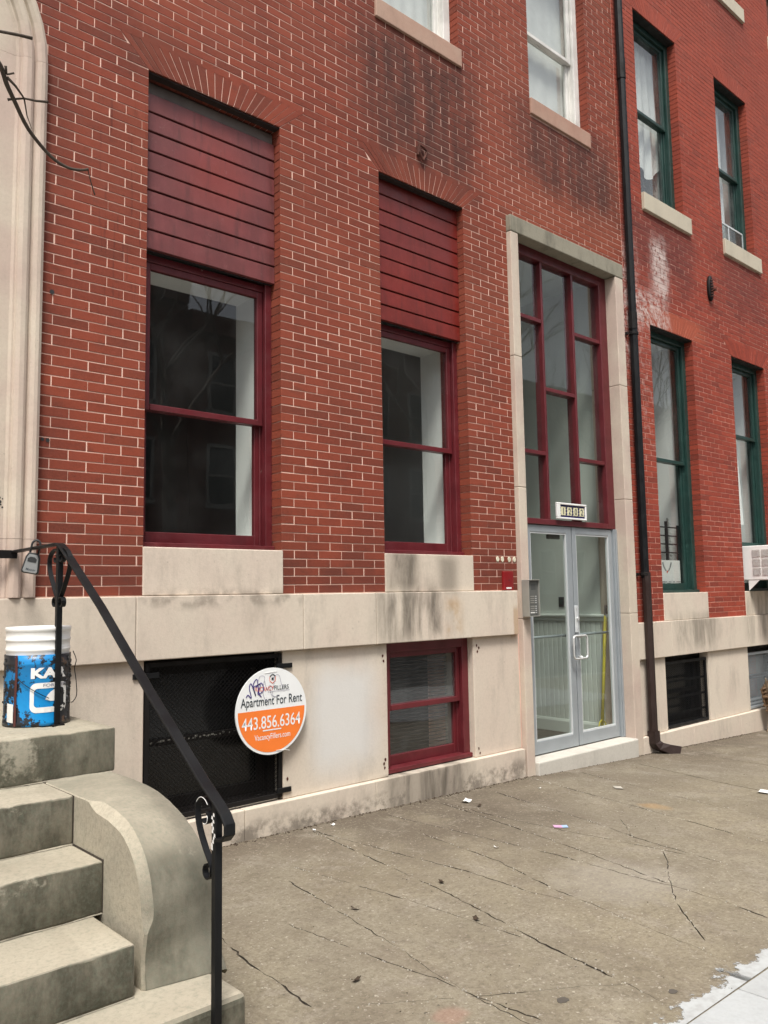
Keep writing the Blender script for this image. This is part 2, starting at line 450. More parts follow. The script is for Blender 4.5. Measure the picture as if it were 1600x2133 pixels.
M['head_shade_green'] = mat_paint('soot_shade_green_black', (0.008, 0.011, 0.010), 0.7)  # both head colours hold soffit shade as well as soot
M['head_shade_brown'] = mat_paint('soot_shade_brown', (0.022, 0.014, 0.012), 0.8)
M['whitepaint'] = mat_paint('white_window_paint', (0.74, 0.73, 0.69), 0.45, wear=0.05)
M['iron'] = mat_paint('black_iron', (0.0050, 0.0055, 0.0065), 0.50, wear=0.12, spec=0.28)
M['ironrust'] = mat_paint('black_iron_rusty', (0.0085, 0.0072, 0.0068), 0.6, wear=0.15, spec=0.25)
M['alu'] = mat_plain('aluminium', (0.36, 0.395, 0.42), 0.42, 0.30, 0.10, 6)
M['alubright'] = mat_plain('bright_aluminium', (0.66, 0.69, 0.70), 0.35, 0.15, 0.05, 6)
M['steel'] = mat_plain('stainless_steel', (0.66, 0.67, 0.66), 0.30, 0.35, 0.1, 20)
M['glass'] = mat_glass('window_glass', dirt=0.025)
M['darkpane'] = mat_plain('blackened_pane', (0.010, 0.012, 0.013), 0.18)
M['glass_dirty'] = mat_glass('window_glass_dirty', dirt=0.10, wob=0.05)
M['glass_clear'] = mat_glass('door_glass', tint=(0.88, 0.93, 0.90), dirt=0.03)
M['glass_sky'] = mat_glass('upper_glass', dirt=0.10, boost=1.5, wob=0.02)
M['whitewall'] = mat_plain('white_plaster', (0.90, 0.905, 0.88), 0.8, 0, 0.06, 3)
M['greenwall'] = mat_plain('pale_green_wall', (0.68, 0.72, 0.68), 0.7, 0, 0.05, 2)
M['wainscot'] = mat_plain('painted_wainscot', (0.72, 0.76, 0.72), 0.5, 0, 0.05, 2)
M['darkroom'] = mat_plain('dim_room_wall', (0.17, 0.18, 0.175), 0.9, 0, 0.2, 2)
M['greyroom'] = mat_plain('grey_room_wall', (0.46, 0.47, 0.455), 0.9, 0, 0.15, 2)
M['floorboard'] = mat_plain('dark_floor', (0.09, 0.075, 0.06), 0.6, 0, 0.3, 10)
M['curtain'] = mat_plain('white_curtain', (0.86, 0.86, 0.84), 0.9, 0, 0.08, 5)
M['blind'] = mat_plain('blind_slat', (0.055, 0.056, 0.051), 0.6, 0, 0.15, 6)
M['white'] = mat_plain('white_plastic', (0.82, 0.82, 0.80), 0.35, 0, 0.05, 8)
M['signwhite'] = mat_plain('sign_white', (0.82, 0.84, 0.84), 0.45, 0, 0.04, 6)
M['orange'] = mat_plain('sign_orange', (0.90, 0.215, 0.035), 0.45, 0, 0.06, 6)
M['ink'] = mat_plain('dark_ink', (0.030, 0.045, 0.055), 0.6)
M['orangeink'] = mat_plain('orange_ink', (0.75, 0.13, 0.06), 0.6)
M['purple'] = mat_plain('purple_marker', (0.055, 0.030, 0.22), 0.5)
M['greymark'] = mat_plain('faded_marker', (0.28, 0.27, 0.36), 0.6)
M['navy'] = mat_plain('navy_tile', (0.022, 0.018, 0.10), 0.25)
M['cream'] = mat_plain('cream_tile', (0.78, 0.74, 0.50), 0.3)
M['redbox'] = mat_paint('red_enamel', (0.25, 0.012, 0.014), 0.4)
M['intercom'] = mat_plain('grey_metal', (0.36, 0.355, 0.32), 0.45, 0.3, 0.12, 8)
M['intercomface'] = mat_plain('intercom_face', (0.15, 0.155, 0.145), 0.4, 0.3, 0.12, 8)
M['yellow'] = mat_plain('yellow_plastic', (0.72, 0.60, 0.03), 0.45)
M['bristle'] = mat_plain('black_bristle', (0.03, 0.03, 0.03), 0.9)
M['puttygray'] = mat_plain('putty', (0.66, 0.62, 0.48), 0.8)
M['barkdark'] = mat_plain('twig_bark', (0.060, 0.042, 0.028), 0.8, 0, 0.4, 60)
M['bark'] = mat_plain('tree_bark', (0.12, 0.10, 0.08), 0.95, 0, 0.5, 20)
M['paper'] = mat_plain('paper', (0.74, 0.74, 0.71), 0.7, 0, 0.08, 20)
M['pinkpaper'] = mat_plain('pink_print', (0.62, 0.36, 0.55), 0.5, 0, 0.3, 40)
M['bluepaper'] = mat_plain('blue_print', (0.35, 0.50, 0.75), 0.5, 0, 0.3, 40)
M['deadleaf'] = mat_plain('dead_leaf', (0.050, 0.032, 0.018), 0.9, 0, 0.4, 40)
M['pebble'] = mat_plain('pebble', (0.45, 0.42, 0.36), 0.9, 0, 0.5, 30)
M['gum'] = mat_plain('trodden_gum', (0.085, 0.075, 0.062), 0.8)
M['wicker'] = mat_plain('worn_wicker', (0.175, 0.105, 0.055), 0.85, 0, 0.6, 40)
M['wickerpale'] = mat_plain('bleached_wicker', (0.34, 0.27, 0.19), 0.9, 0, 0.5, 40)
M['rust'] = mat_plain('rusty_iron', (0.11, 0.035, 0.022), 0.8, 0.2, 0.4, 20)
M['lockgrey'] = mat_plain('lock_grey', (0.30, 0.31, 0.31), 0.4, 0.3, 0.08, 10)
M['rubber'] = mat_plain('black_rubber', (0.025, 0.027, 0.028), 0.5)
M['brownpaint'] = mat_paint('brown_downspout_paint', (0.030, 0.018, 0.0155), 0.45, spec=0.35)
M['bucketwhite'] = mat_plain('bucket_white', (0.80, 0.80, 0.78), 0.35, 0, 0.05, 6)
M['tape'] = mat_plain('brown_seam', (0.085, 0.022, 0.018), 0.6)
M['foil'] = mat_plain('silver_foil', (0.7, 0.7, 0.68), 0.3, 0.9, 0.3, 40)
M['bluecloth'] = mat_plain('blue_cloth', (0.10, 0.19, 0.40), 0.8, 0, 0.4, 10)
M['farbrick'] = mat_plain('far_brick', (0.17, 0.085, 0.065), 0.9, 0, 0.3, 3)
M['wood'] = mat_paint('dark_wood', (0.06, 0.03, 0.018), 0.45)


def mat_bucket_blue():
    n = NT('bucket_blue_tarred')
    ca = n.mix(n.sm(n.noise(5, 4), 0.3, 0.7), (0.004, 0.270, 0.62), (0.006, 0.19, 0.48))
    tar = n.noise(11, 6, 0.75)
    thr = n.math('ADD', n.math('ADD', tar, 0.085), n.sm(n.x, 1.50, 1.59, 0.0, 0.26))
    thr = n.math('ADD', thr, n.sm(n.x, 1.40, 1.35, 0.0, 0.12))
    thr = n.math('ADD', thr, n.sm(n.z, 1.29, 1.335, 0.0, 0.06))
    ca = n.mix(n.sm(thr, 0.62, 0.65), ca, (0.012, 0.014, 0.018))
    ru = n.math('ADD', n.noise(9, 5, 0.7), n.sm(n.z, 1.06, 1.01, 0.0, 0.16))
    ca = n.mix(n.sm(ru, 0.66, 0.70), ca, (0.10, 0.055, 0.03))
    return n.fin(ca, 0.38, normal=n.bump(n.noise(14, 4), 0.25, 0.01))


M['bucketblue'] = mat_bucket_blue()


# ------------------------------------------------------------------ mesh helpers
def bm_new():
    return bmesh.new()


def bx(bm, x0, x1, y0, y1, z0, z1):
    v = [bm.verts.new(p) for p in ((x0, y0, z0), (x1, y0, z0), (x1, y1, z0), (x0, y1, z0), (x0, y0, z1), (x1, y0, z1), (x1, y1, z1), (x0, y1, z1))]
    for f in ((3, 2, 1, 0), (4, 5, 6, 7), (0, 1, 5, 4), (1, 2, 6, 5), (2, 3, 7, 6), (3, 0, 4, 7)):
        bm.faces.new([v[i] for i in f])
    return v


def quad(bm, *pts):
    return bm.faces.new([bm.verts.new(p) for p in pts])


def prism(bm, poly, axis, a, b):
    """extrude a 2-D polygon along axis ('x': poly is (y,z); 'y': poly is (x,z); 'z': poly is (x,y))"""
    def mk(p, t):
        return (t, p[0], p[1]) if axis == 'x' else ((p[0], t, p[1]) if axis == 'y' else (p[0], p[1], t))
    va = [bm.verts.new(mk(p, a)) for p in poly]
    vb = [bm.verts.new(mk(p, b)) for p in poly]
    n = len(poly)
    bm.faces.new(va)
    bm.faces.new(vb[::-1])
    for i in range(n):
        j = (i + 1) % n
        bm.faces.new([va[j], va[i], vb[i], vb[j]])


def tube(bm, pts, rad, seg=8, close=False, caps=True):
    pts = [Vector(p) for p in pts]
    rads = rad if isinstance(rad, (list, tuple)) else [rad] * len(pts)
    rings = []
    prev = None
    for i, p in enumerate(pts):
        a = pts[i - 1] if i > 0 else (pts[-1] if close else p)
        b = pts[(i + 1) % len(pts)] if (i < len(pts) - 1 or close) else p
        d = (b - a).normalized()
        if prev is None:
            ref = Vector((0, 0, 1)) if abs(d.z) < 0.9 else Vector((1, 0, 0))
            n1 = d.cross(ref).normalized()
        else:
            n1 = (prev - d * prev.dot(d)).normalized()
        prev = n1
        n2 = d.cross(n1)
        rings.append([bm.verts.new(p + (n1 * math.cos(2 * math.pi * k / seg) + n2 * math.sin(2 * math.pi * k / seg)) * rads[i]) for k in range(seg)])
    m = len(rings)
    for i in range(m if close else m - 1):
        r0, r1 = rings[i], rings[(i + 1) % m]
        for k in range(seg):
            bm.faces.new([r0[k], r0[(k + 1) % seg], r1[(k + 1) % seg], r1[k]])
    if caps and not close:
        bm.faces.new(rings[0][::-1])
        bm.faces.new(rings[-1])


def band(bm, pts, wdir, w, t):
    """flat bar of width w (along wdir) and thickness t swept along pts"""
    pts = [Vector(p) for p in pts]
    wd = Vector(wdir).normalized()
    rings = []
    for i, p in enumerate(pts):
        a = pts[max(0, i - 1)]
        b = pts[min(len(pts) - 1, i + 1)]
        d = (b - a).normalized()
        nn = d.cross(wd).normalized()
        rings.append([bm.verts.new(p + wd * sw * w / 2 + nn * sn * t / 2) for sw, sn in ((-1, -1), (1, -1), (1, 1), (-1, 1))])
    for i in range(len(rings) - 1):
        for k in range(4):
            bm.faces.new([rings[i][k], rings[i][(k + 1) % 4], rings[i + 1][(k + 1) % 4], rings[i + 1][k]])
    bm.faces.new(rings[0][::-1])
    bm.faces.new(rings[-1])


def lathe(bm, prof, c, seg=40, cap_bot=True, cap_top=False):
    rings = []
    for r, z in prof:
        rings.append([bm.verts.new((c[0] + r * math.cos(2 * math.pi * k / seg), c[1] + r * math.sin(2 * math.pi * k / seg), z)) for k in range(seg)])
    for i in range(len(rings) - 1):
        for k in range(seg):
            bm.faces.new([rings[i][k], rings[i][(k + 1) % seg], rings[i + 1][(k + 1) % seg], rings[i + 1][k]])
    if cap_bot:
        bm.faces.new(rings[0][::-1])
    if cap_top:
        bm.faces.new(rings[-1])


def obj(name, bm, mat, parent=None, bevel=0.0, smooth=False, kind=None, label=None, seg=1):
    if bevel:
        bmesh.ops.remove_doubles(bm, verts=bm.verts, dist=1e-6)
        ed = [e for e in bm.edges if len(e.link_faces) == 2 and e.calc_face_angle(0) > 0.6]
        bmesh.ops.bevel(bm, geom=ed, offset=bevel, segments=seg, profile=0.5, affect='EDGES', clamp_overlap=True)
    bmesh.ops.recalc_face_normals(bm, faces=bm.faces)
    me = bpy.data.meshes.new(name)
    bm.to_mesh(me)
    bm.free()
    if smooth:
        for p in me.polygons:
            p.use_smooth = True
        if smooth == 'auto':
            me.set_sharp_from_angle(angle=R(26))
    return link(name, me, mat, parent, kind, label)


def link(name, me, mat, parent=None, kind=None, label=None):
    if mat is not None:
        me.materials.append(M[mat] if isinstance(mat, str) else mat)
    o = bpy.data.objects.new(name, me)
    COL.objects.link(o)
    if parent is not None:
        o.parent = parent
        if parent.type == 'EMPTY':
            o.location = -parent.location
    if kind:
        o['kind'] = kind
    if label:
        o['label'] = label
    return o


def thing(name, label, cat, loc=(0, 0, 0), group=None):
    o = bpy.data.objects.new(name, None)
    o.empty_display_size = 0.2
    o.location = loc
    COL.objects.link(o)
    tag(o, label, cat, group)
    return o


def tag(o, label, cat, group=None):
    o['label'] = label
    o['category'] = cat
    if group:
        o['group'] = group
    return o


def struct(name, bm, mat, **k):
    return obj(name, bm, mat, kind='structure', **k)


def text_mesh(s, width=None, height=None, size=1.0, bold=0.006):
    """flat lettering mesh in the x,y plane centred at the origin"""
    cu = bpy.data.curves.new('lettering', 'FONT')
    cu.body = s
    cu.size = size
    cu.align_x = 'CENTER'
    cu.align_y = 'CENTER'
    cu.resolution_u = 4
    cu.offset = bold
    ob = bpy.data.objects.new('lettering', cu)
    COL.objects.link(ob)
    dg = bpy.context.evaluated_depsgraph_get()
    dg.update()
    me = bpy.data.meshes.new_from_object(ob.evaluated_get(dg))
    bpy.data.objects.remove(ob)
    xs = [v.co.x for v in me.vertices]
    ys = [v.co.y for v in me.vertices]
    sx = width / (max(xs) - min(xs)) if width else None
    sy = height / (max(ys) - min(ys)) if height else None
    sx = sx or sy
    sy = sy or sx
    cx, cy = (max(xs) + min(xs)) / 2, (max(ys) + min(ys)) / 2
    for v in me.vertices:
        v.co = Vector(((v.co.x - cx) * sx, (v.co.y - cy) * sy, 0))
    me.materials.clear()
    return me


def wall_text(s, cx, y, cz, mat, parent, width=None, height=None, name='lettering', bold=0.006):
    me = text_mesh(s, width, height, bold=bold)
    for v in me.vertices:
        v.co = Vector((cx + v.co.x, y, cz + v.co.y))
    return link(name, me, mat, parent)


def stroke(bm, pts, w, y):
    """a flat pen stroke in the plane y, pts are (x,z)"""
    n = len(pts)
    L, Rr = [], []
    for i, p in enumerate(pts):
        a = pts[max(0, i - 1)]
        b = pts[min(n - 1, i + 1)]
        d = Vector((b[0] - a[0], b[1] - a[1]))
        d = d.normalized() if d.length else Vector((1, 0))
        L.append(bm.verts.new((p[0] - d.y * w / 2, y, p[1] + d.x * w / 2)))
        Rr.append(bm.verts.new((p[0] + d.y * w / 2, y, p[1] - d.x * w / 2)))
    for i in range(n - 1):
        bm.faces.new([L[i], Rr[i], Rr[i + 1], L[i + 1]])


def smooth_path(pts, k=5):
    out = []
    n = len(pts)
    V = [Vector(p) for p in pts]
    for i in range(n - 1):
        p0, p1, p2, p3 = V[max(0, i - 1)], V[i], V[i + 1], V[min(n - 1, i + 2)]
        for j in range(k):
            t = j / k
            out.append(0.5 * ((2 * p1) + (p2 - p0) * t + (2 * p0 - 5 * p1 + 4 * p2 - p3) * t * t + (3 * p1 - p0 - 3 * p2 + p3) * t ** 3))
    out.append(V[-1])
    return out


def in_view(p):
    v = Vector(p) - EYE
    d = v.dot(_f)
    if d <= 0.1:
        return None
    f = 1730.6
    return 800 + f * v.dot(_r) / d, 1066.5 - f * v.dot(_u) / d, d


# ------------------------------------------------------------------ ground
GX = [-30, 0, 2.8, 3.8, 5.85, 7.8, 10.25, 22, 40]
GZ = [0.50, 0.080, 0.037, 0.026, -0.013, -0.090, -0.170, -0.46, -0.90]


def gz(x):
    for i in range(len(GX) - 1):
        if x <= GX[i + 1]:
            t = (x - GX[i]) / (GX[i + 1] - GX[i])
            return GZ[i] + (GZ[i + 1] - GZ[i]) * t
    return GZ[-1]


CRACKS = [
    [(3.472, -0.163), (3.346, -1.045), (3.268, -1.618), (3.115, -2.315), (3.037, -2.804), (2.992, -3.02)],
    [(3.505, -0.10), (3.485, -0.276), (3.605, -1.44), (3.598, -1.87), (3.626, -2.078)],
    [(3.958, -0.725), (3.875, -1.433), (3.712, -1.979), (3.689, -2.197), (3.647, -2.378), (3.588, -2.694), (3.552, -2.923)],
    [(2.939, -0.693), (3.049, -1.53), (3.077, -1.917), (3.096, -2.229)],
    [(2.777, -0.86), (2.682, -1.491), (2.61, -1.93), (2.544, -2.233), (2.514, -2.488), (2.503, -2.727), (2.49, -3.04)],
    [(2.412, -1.369), (2.469, -1.948), (2.515, -2.244), (2.52, -2.47), (2.555, -2.75)],
    [(4.12, -0.2), (4.171, -0.822), (4.23, -1.601), (4.209, -2.211), (4.237, -2.337), (4.197, -2.638), (4.14, -2.888)],
    [(4.66, -0.20), (4.619, -0.524), (4.48, -1.302), (4.389, -1.747), (4.25, -2.30)],
    [(4.69, -0.20), (4.666, -0.627), (4.713, -1.322), (4.793, -1.952), (4.8, -2.125)],
    [(5.249, -0.246), (5.15, -0.767), (5.045, -1.261), (4.886, -1.816), (4.801, -2.4)],
    [(5.90, -0.08), (5.867, -0.191), (5.678, -1.126), (5.507, -1.902), (5.41, -2.345)],
    [(6.48, -0.2), (6.453, -0.306), (6.153, -1.529), (6.02, -2.1)],
    [(5.249, -1.394), (4.83, -1.764), (4.807, -1.964), (4.554, -2.135), (4.232, -2.331), (4.004, -2.49), (3.664, -2.812)],
    [(2.152, -2.218), (2.532, -2.471), (2.913, -2.705), (3.089, -2.853)],
    [(2.14, -1.0), (2.096, -1.27), (2.045, -1.574), (2.0, -2.1)],
    [(7.30, -0.3), (7.05, -1.2), (6.85, -2.2)],
    [(8.30, -0.2), (8.22, -1.1), (8.10, -2.3)],
    [(9.4, -0.2), (9.35, -2.6)],
]
YK = -6.4


def build_pavement():
    bm = bm_new()
    xs = [-30, -20, -12, -6, -3, 0, 1.2, 2.0, 2.8, 3.3, 3.8, 4.8, 5.85, 6.8, 7.8, 9.0, 10.25, 12, 15, 22, 40]
    top = [[bm.verts.new((x, y, gz(x))) for x in xs] for y in (1.0, YK)]
    bot = [[bm.verts.new((x, y, gz(x) - 0.6)) for x in xs] for y in (1.0, YK)]
    n = len(xs)
    for i in range(n - 1):
        bm.faces.new([top[1][i], top[1][i + 1], top[0][i + 1], top[0][i]])
        bm.faces.new([bot[0][i], bot[0][i + 1], bot[1][i + 1], bot[1][i]])
        bm.faces.new([top[0][i], top[0][i + 1], bot[0][i + 1], bot[0][i]])
        bm.faces.new([top[1][i + 1], top[1][i], bot[1][i], bot[1][i + 1]])
    bm.faces.new([top[0][0], bot[0][0], bot[1][0], top[1][0]])
    bm.faces.new([top[0][-1], top[1][-1], bot[1][-1], bot[0][-1]])
    pv = struct('pavement', bm, 'pavement')
    pv.data.materials.append(M['crack'])
    cut = bm_new()
    rr = random.Random(3)
    for ci, c in enumerate(CRACKS):
        wk = 0.55 if ci in (12, 13) else 1.0
        pts = []
        for i in range(len(c) - 1):
            a, b = Vector(c[i]), Vector(c[i + 1])
            k = max(2, int((b - a).length / 0.034))
            for j in range(k):
                p = a + (b - a) * (j / k)
                pts.append((p.x + rr.uniform(-.006, .006), p.y + rr.uniform(-.006, .006)))
        pts.append(c[-1])
        allp = pts
        k0 = 0
        while k0 < len(allp) - 2:
            k1 = min(len(allp) - 1, k0 + rr.randint(4, 16))
            pts = allp[k0:k1 + 1]
            k0 = k1 + (rr.choice([0, 0, 1, 1, 2]) if wk > .9 else rr.choice([0, 1, 2]))
            if len(pts) < 3:
                continue
            wc = rr.uniform(.0018, .0040) * wk
            lo, hi = [], []
            for i, p in enumerate(pts):
                a = Vector(pts[max(0, i - 1)])
                b = Vector(pts[min(len(pts) - 1, i + 1)])
                d = (b - a).normalized()
                wc = min(.0062 * wk, max(.0009, wc + rr.uniform(-.0013, .0013) * wk))
                w1 = wc * rr.uniform(.7, 1.3)
                w2 = wc * rr.uniform(.7, 1.3)
                if i in (0, len(pts) - 1):
                    w1 = w2 = 0.0006
                q = [(p[0] - d.y * w1, p[1] + d.x * w1), (p[0] + d.y * w2, p[1] - d.x * w2)]
                z = gz(p[0])
                hi.append([cut.verts.new((*u, z + 0.03)) for u in q])
                lo.append([cut.verts.new((*u, z - 0.009)) for u in q])
            for i in range(len(pts) - 1):
                cut.faces.new([hi[i][0], hi[i][1], hi[i + 1][1], hi[i + 1][0]])
                cut.faces.new([lo[i][1], lo[i][0], lo[i + 1][0], lo[i + 1][1]])
                cut.faces.new([hi[i][0], hi[i + 1][0], lo[i + 1][0], lo[i][0]])
                cut.faces.new([hi[i + 1][1], hi[i][1], lo[i][1], lo[i + 1][1]])
            cut.faces.new([hi[0][1], hi[0][0], lo[0][0], lo[0][1]])
            cut.faces.new([hi[-1][0], hi[-1][1], lo[-1][1], lo[-1][0]])
    co = obj('crack_cutter', cut, 'crack')
    md = pv.modifiers.new('b', 'BOOLEAN')
    md.object = co
    md.operation = 'DIFFERENCE'
    md.solver = 'EXACT'
    md.use_self = True
    try:
        md.material_mode = 'TRANSFER'
    except Exception:
        pass
    dg = bpy.context.evaluated_depsgraph_get()
    dg.update()
    me = bpy.data.meshes.new_from_object(pv.evaluated_get(dg))
    pv.modifiers.clear()
    if len(me.polygons) > 200:
        old = pv.data
        pv.data = me
        bpy.data.meshes.remove(old)
        # faces below the surface are the dirt in the cracks
        names = [m.name if m else '' for m in me.materials]
        if 'crack_dirt' not in names:
            me.materials.append(M['crack'])
            names.append('crack_dirt')
        ci = names.index('crack_dirt')
        pi = names.index('pavement_concrete')
        for p in me.polygons:
            d = gz(p.center.x) - p.center.z
            inside = 0.001 < d < 0.05 and -5 < p.center.y < 0.5
            p.material_index = ci if inside else pi
    bpy.data.objects.remove(co)
    return pv


build_pavement()

# pale newer concrete along the kerb side, with its joints and its ragged smeared edge
bm = bm_new()
edge = [(-3.0, -3.02), (0, -3.05), (1.6, -3.08), (2.2, -3.06), (2.6, -3.09), (2.863, -3.07), (2.92, -3.055), (2.959, -3.059), (3.028, -3.064), (3.079, -3.072), (3.10, -3.05), (3.132, -3.037), (3.17, -3.02), (3.205, -3.007), (3.25, -3.045), (3.297, -3.06), (3.34, -3.065), (3.368, -3.057), (3.38, -3.03), (3.395, -3.012), (3.42, -3.02), (3.441, -3.031), (3.425, -3.07), (3.396, -3.084), (3.43, -3.088), (3.46, -3.074), (3.50, -3.065), (3.533, -3.056), (3.58, -3.08), (3.655, -3.095), (4.1, -3.07), (4.6, -3.10), (5.5, -3.06), (7, -3.09), (9, -3.05), (14, -3.08)]
fine = []
rr = random.Random(5)
for i in range(len(edge) - 1):
    a, b = edge[i], edge[i + 1]
    k = 5 if 2.2 < a[0] < 5 else 2
    for j in range(k):
        t = j / k
        fine.append((a[0] + (b[0] - a[0]) * t, a[1] + (b[1] - a[1]) * t + (rr.uniform(-.010, .010) if k == 5 and j else 0)))
fine.append(edge[-1])
prev = None
for p in fine:
    q = (bm.verts.new((p[0], p[1] + .075, gz(p[0]) + 0.004)), bm.verts.new((p[0], -3.1225, gz(p[0]) + 0.004)))
    if prev:
        try:
            bm.faces.new([prev[1], q[1], q[0], prev[0]])
        except ValueError:
            pass
    prev = q
struct('pavement_patch_edge', bm, 'smear')
kerb_pave = bpy.data.objects.new('kerb_pavement', None)
kerb_pave['kind'] = 'structure'
COL.objects.link(kerb_pave)
xj = [-4.7, -3.1, -1.5, 0.1, 1.71, 3.31, 4.91, 6.51, 8.11, 9.71, 11.3, 13.0]
for i in range(len(xj) - 1):
    for y0, y1 in ((-4.70, -3.128), (-6.15, -4.708)):
        bm = bm_new()
        a, b = xj[i] + .004, xj[i + 1] - .004
        v = bx(bm, a, b, y0, y1, 0, 1)
        for q in v:
            q.co.z = gz(q.co.x) + (0.0055 if q.co.z > .5 else -0.05)
        obj('concrete_slab', bm, 'newconc', kerb_pave, bevel=0.003)
bm = bm_new()
for i in range(-6, 12):
    v = bx(bm, i * 2.5 + .005, i * 2.5 + 2.495, YK - 0.001, -6.16, 0, 1)
    for q in v:
        q.co.z = gz(q.co.x) + (0.006 if q.co.z > .5 else -0.25)
struct('kerb', bm, 'newconc', bevel=0.01)
bm = bm_new()
v = [bm.verts.new(p) for p in ((-60, -16, .62), (60, -16, -1.4), (60, YK, -1.4), (-60, YK, .62))]
for q in v:
    q.co.z = gz(max(-30, min(40, q.co.x))) - 0.14
bm.faces.new(v)
struct('road', bm, 'asphalt')
bm = bm_new()
v = [bm.verts.new((x, y, gz(max(-30, min(40, x))) - 0.16 - (0.0 if abs(x) < 50 else .5))) for x, y in ((-300, -300), (300, -300), (300, 300), (-300, 300))]
for q in v:
    q.co.z = -1.6
bm.faces.new(v)
struct('ground', bm, 'asphalt')
bm = bm_new()
v = bx(bm, -40, 60, -22, -16, 0, 1)
for q in v:
    q.co.z = gz(max(-30, min(40, q.co.x))) + (0.0 if q.co.z > .5 else -0.5)
struct('far_pavement', bm, 'pavement')

# ------------------------------------------------------------------ the two houses: cores
C1 = 0.0606            # brick course, left house
BL = 0.2146            # stretcher and joint
Z0L = 1.612            # top of belt, left house
C2 = 0.06085
Z0R = 1.253
T = 0.54               # wall thickness
house = thing('brick_rowhouse', 'brown red brick rowhouse left of the downspout, with maroon boards over two tall windows', 'rowhouse', (4.5, 0.2, 0), 'brick rowhouses of the street front')
house2 = thing('brick_rowhouse', 'brighter red brick rowhouse right of the downspout, with dark green window frames', 'rowhouse', (10.0, 0.2, -0.15), 'brick rowhouses of the street front')

WIN1 = (2.322, 3.3525, 1.612, 5.006)
WIN2 = (4.3185, 5.325, 1.612, 5.006)
ENT = (5.924, 7.835, -0.6, 5.125)
U1 = (4.305, 5.325, 6.335, 8.45)
U2 = (6.355, 7.375, 6.300, 8.45)
B1 = (2.336, 3.353, 0.226, 1.224)
B2 = (4.320, 5.300, 0.226, 1.224)
LD = (0.30, 1.20, 1.005, 4.70)
OPEN_L = [WIN1, WIN2, ENT, U1, U2, B1, B2, LD]
LW1 = (8.450, 9.430, 1.253, 4.600)
LW2 = (10.450, 11.430, 1.253, 4.600)
UB1 = (8.400, 9.385, 5.950, 8.430)
UB2 = (10.410, 11.365, 5.950, 8.430)
TB2 = (10.430, 11.400, 9.660, 12.0)
TB3 = (12.330, 13.30, 9.660, 12.0)
RB1 = (8.420, 9.390, 0.073, 0.868)
RB2 = (10.425, 11.40, 0.073, 0.868)
OPEN_R = [LW1, LW2, UB1, UB2, TB2, TB3, RB1, RB2]


def core(name, x0, x1, z0, z1, opens, mat, parent, x0_above=None):
    bm = bm_new()
    yf = 0.0022
    xs = sorted({x0, x1} | {o[0] for o in opens} | {o[1] for o in opens} | ({x0_above[0]} if x0_above else set()))
    zs = sorted({z0, z1} | {max(z0, o[2]) for o in opens} | {min(z1, o[3]) for o in opens} | ({x0_above[1]} if x0_above else set()))
    for i in range(len(xs) - 1):
        for j in range(len(zs) - 1):
            cx, cz = (xs[i] + xs[i + 1]) / 2, (zs[j] + zs[j + 1]) / 2
            if x0_above and cx < x0_above[0] and cz > x0_above[1]:
                continue
            if any(o[0] < cx < o[1] and o[2] < cz < o[3] for o in opens):
                continue
            a, b, c, d = xs[i], xs[i + 1], zs[j], zs[j + 1]
            quad(bm, (a, yf, c), (b, yf, c), (b, yf, d), (a, yf, d))
            quad(bm, (b, T, c), (a, T, c), (a, T, d), (b, T, d))
    for o in opens:
        a, b, c, d = o[0] - .007, o[1] + .007, max(o[2], z0) - .004, min(o[3], z1) + .007
        quad(bm, (a, yf, c), (a, yf, d), (a, T, d), (a, T, c))
        quad(bm, (b, yf, c), (b, T, c), (b, T, d), (b, yf, d))
        quad(bm, (a, yf, d), (b, yf, d), (b, T, d), (a, T, d))
        quad(bm, (a, yf, c), (a, T, c), (b, T, c), (b, yf, c))
    # outer faces
    quad(bm, (x0, yf, z1), (x1, yf, z1), (x1, 9, z1), (x0, 9, z1))
    quad(bm, (x0, 9, z0), (x0, 9, z1), (x1, 9, z1), (x1, 9, z0))
    quad(bm, (x0, yf, z0), (x0, yf, z1), (x0, 9, z1), (x0, 9, z0))
    quad(bm, (x1, yf, z0), (x1, 9, z0), (x1, 9, z1), (x1, yf, z1))
    me = bpy.data.meshes.new(name)
    bm.to_mesh(me)
    bm.free()
    return link(name, me, mat, parent)


core('wall', -4.0, 7.93, -0.6, 13.0, OPEN_L, 'mortar', house)
core('wall', 7.835, 16.0, -0.8, 13.0, OPEN_R, 'mortar_red', house2, (7.93, 5.125))


# ------------------------------------------------------------------ bricks
JR = random.Random(55)


def brick_mesh_bm(bm, xlb, xlt, xrb, xrt, zb, zt, yb=0.135, proud=0.0, ch=0.0014, left=True, right=True):
    y = -proud
    jr = JR
    wv = .0012 * math.sin(xlb * 1.9 + zb * 3.1) + .0008 * math.sin(xlb * 5.3 + zb * 7.7)
    zb, zt = zb + wv, zt + wv
    O = [(xlb, zb + jr.uniform(-.0008, .0008)), (xrb, zb + jr.uniform(-.0008, .0008)), (xrt, zt + jr.uniform(-.0008, .0008)), (xlt, zt + jr.uniform(-.0008, .0008))]
    I = [(xlb + ch, zb + ch), (xrb - ch, zb + ch), (xrt - ch, zt - ch), (xlt + ch, zt - ch)]
    vi = [bm.verts.new((p[0], y, p[1])) for p in I]
    vo = [bm.verts.new((p[0], y + ch * 0.9, p[1])) for p in O]
    vb = [bm.verts.new((p[0], yb, p[1])) for p in O]
    bm.faces.new(vi)
    for i in range(4):
        j = (i + 1) % 4
        bm.faces.new([vo[i], vo[j], vi[j], vi[i]])
        bm.faces.new([vb[i], vb[j], vo[j], vo[i]])


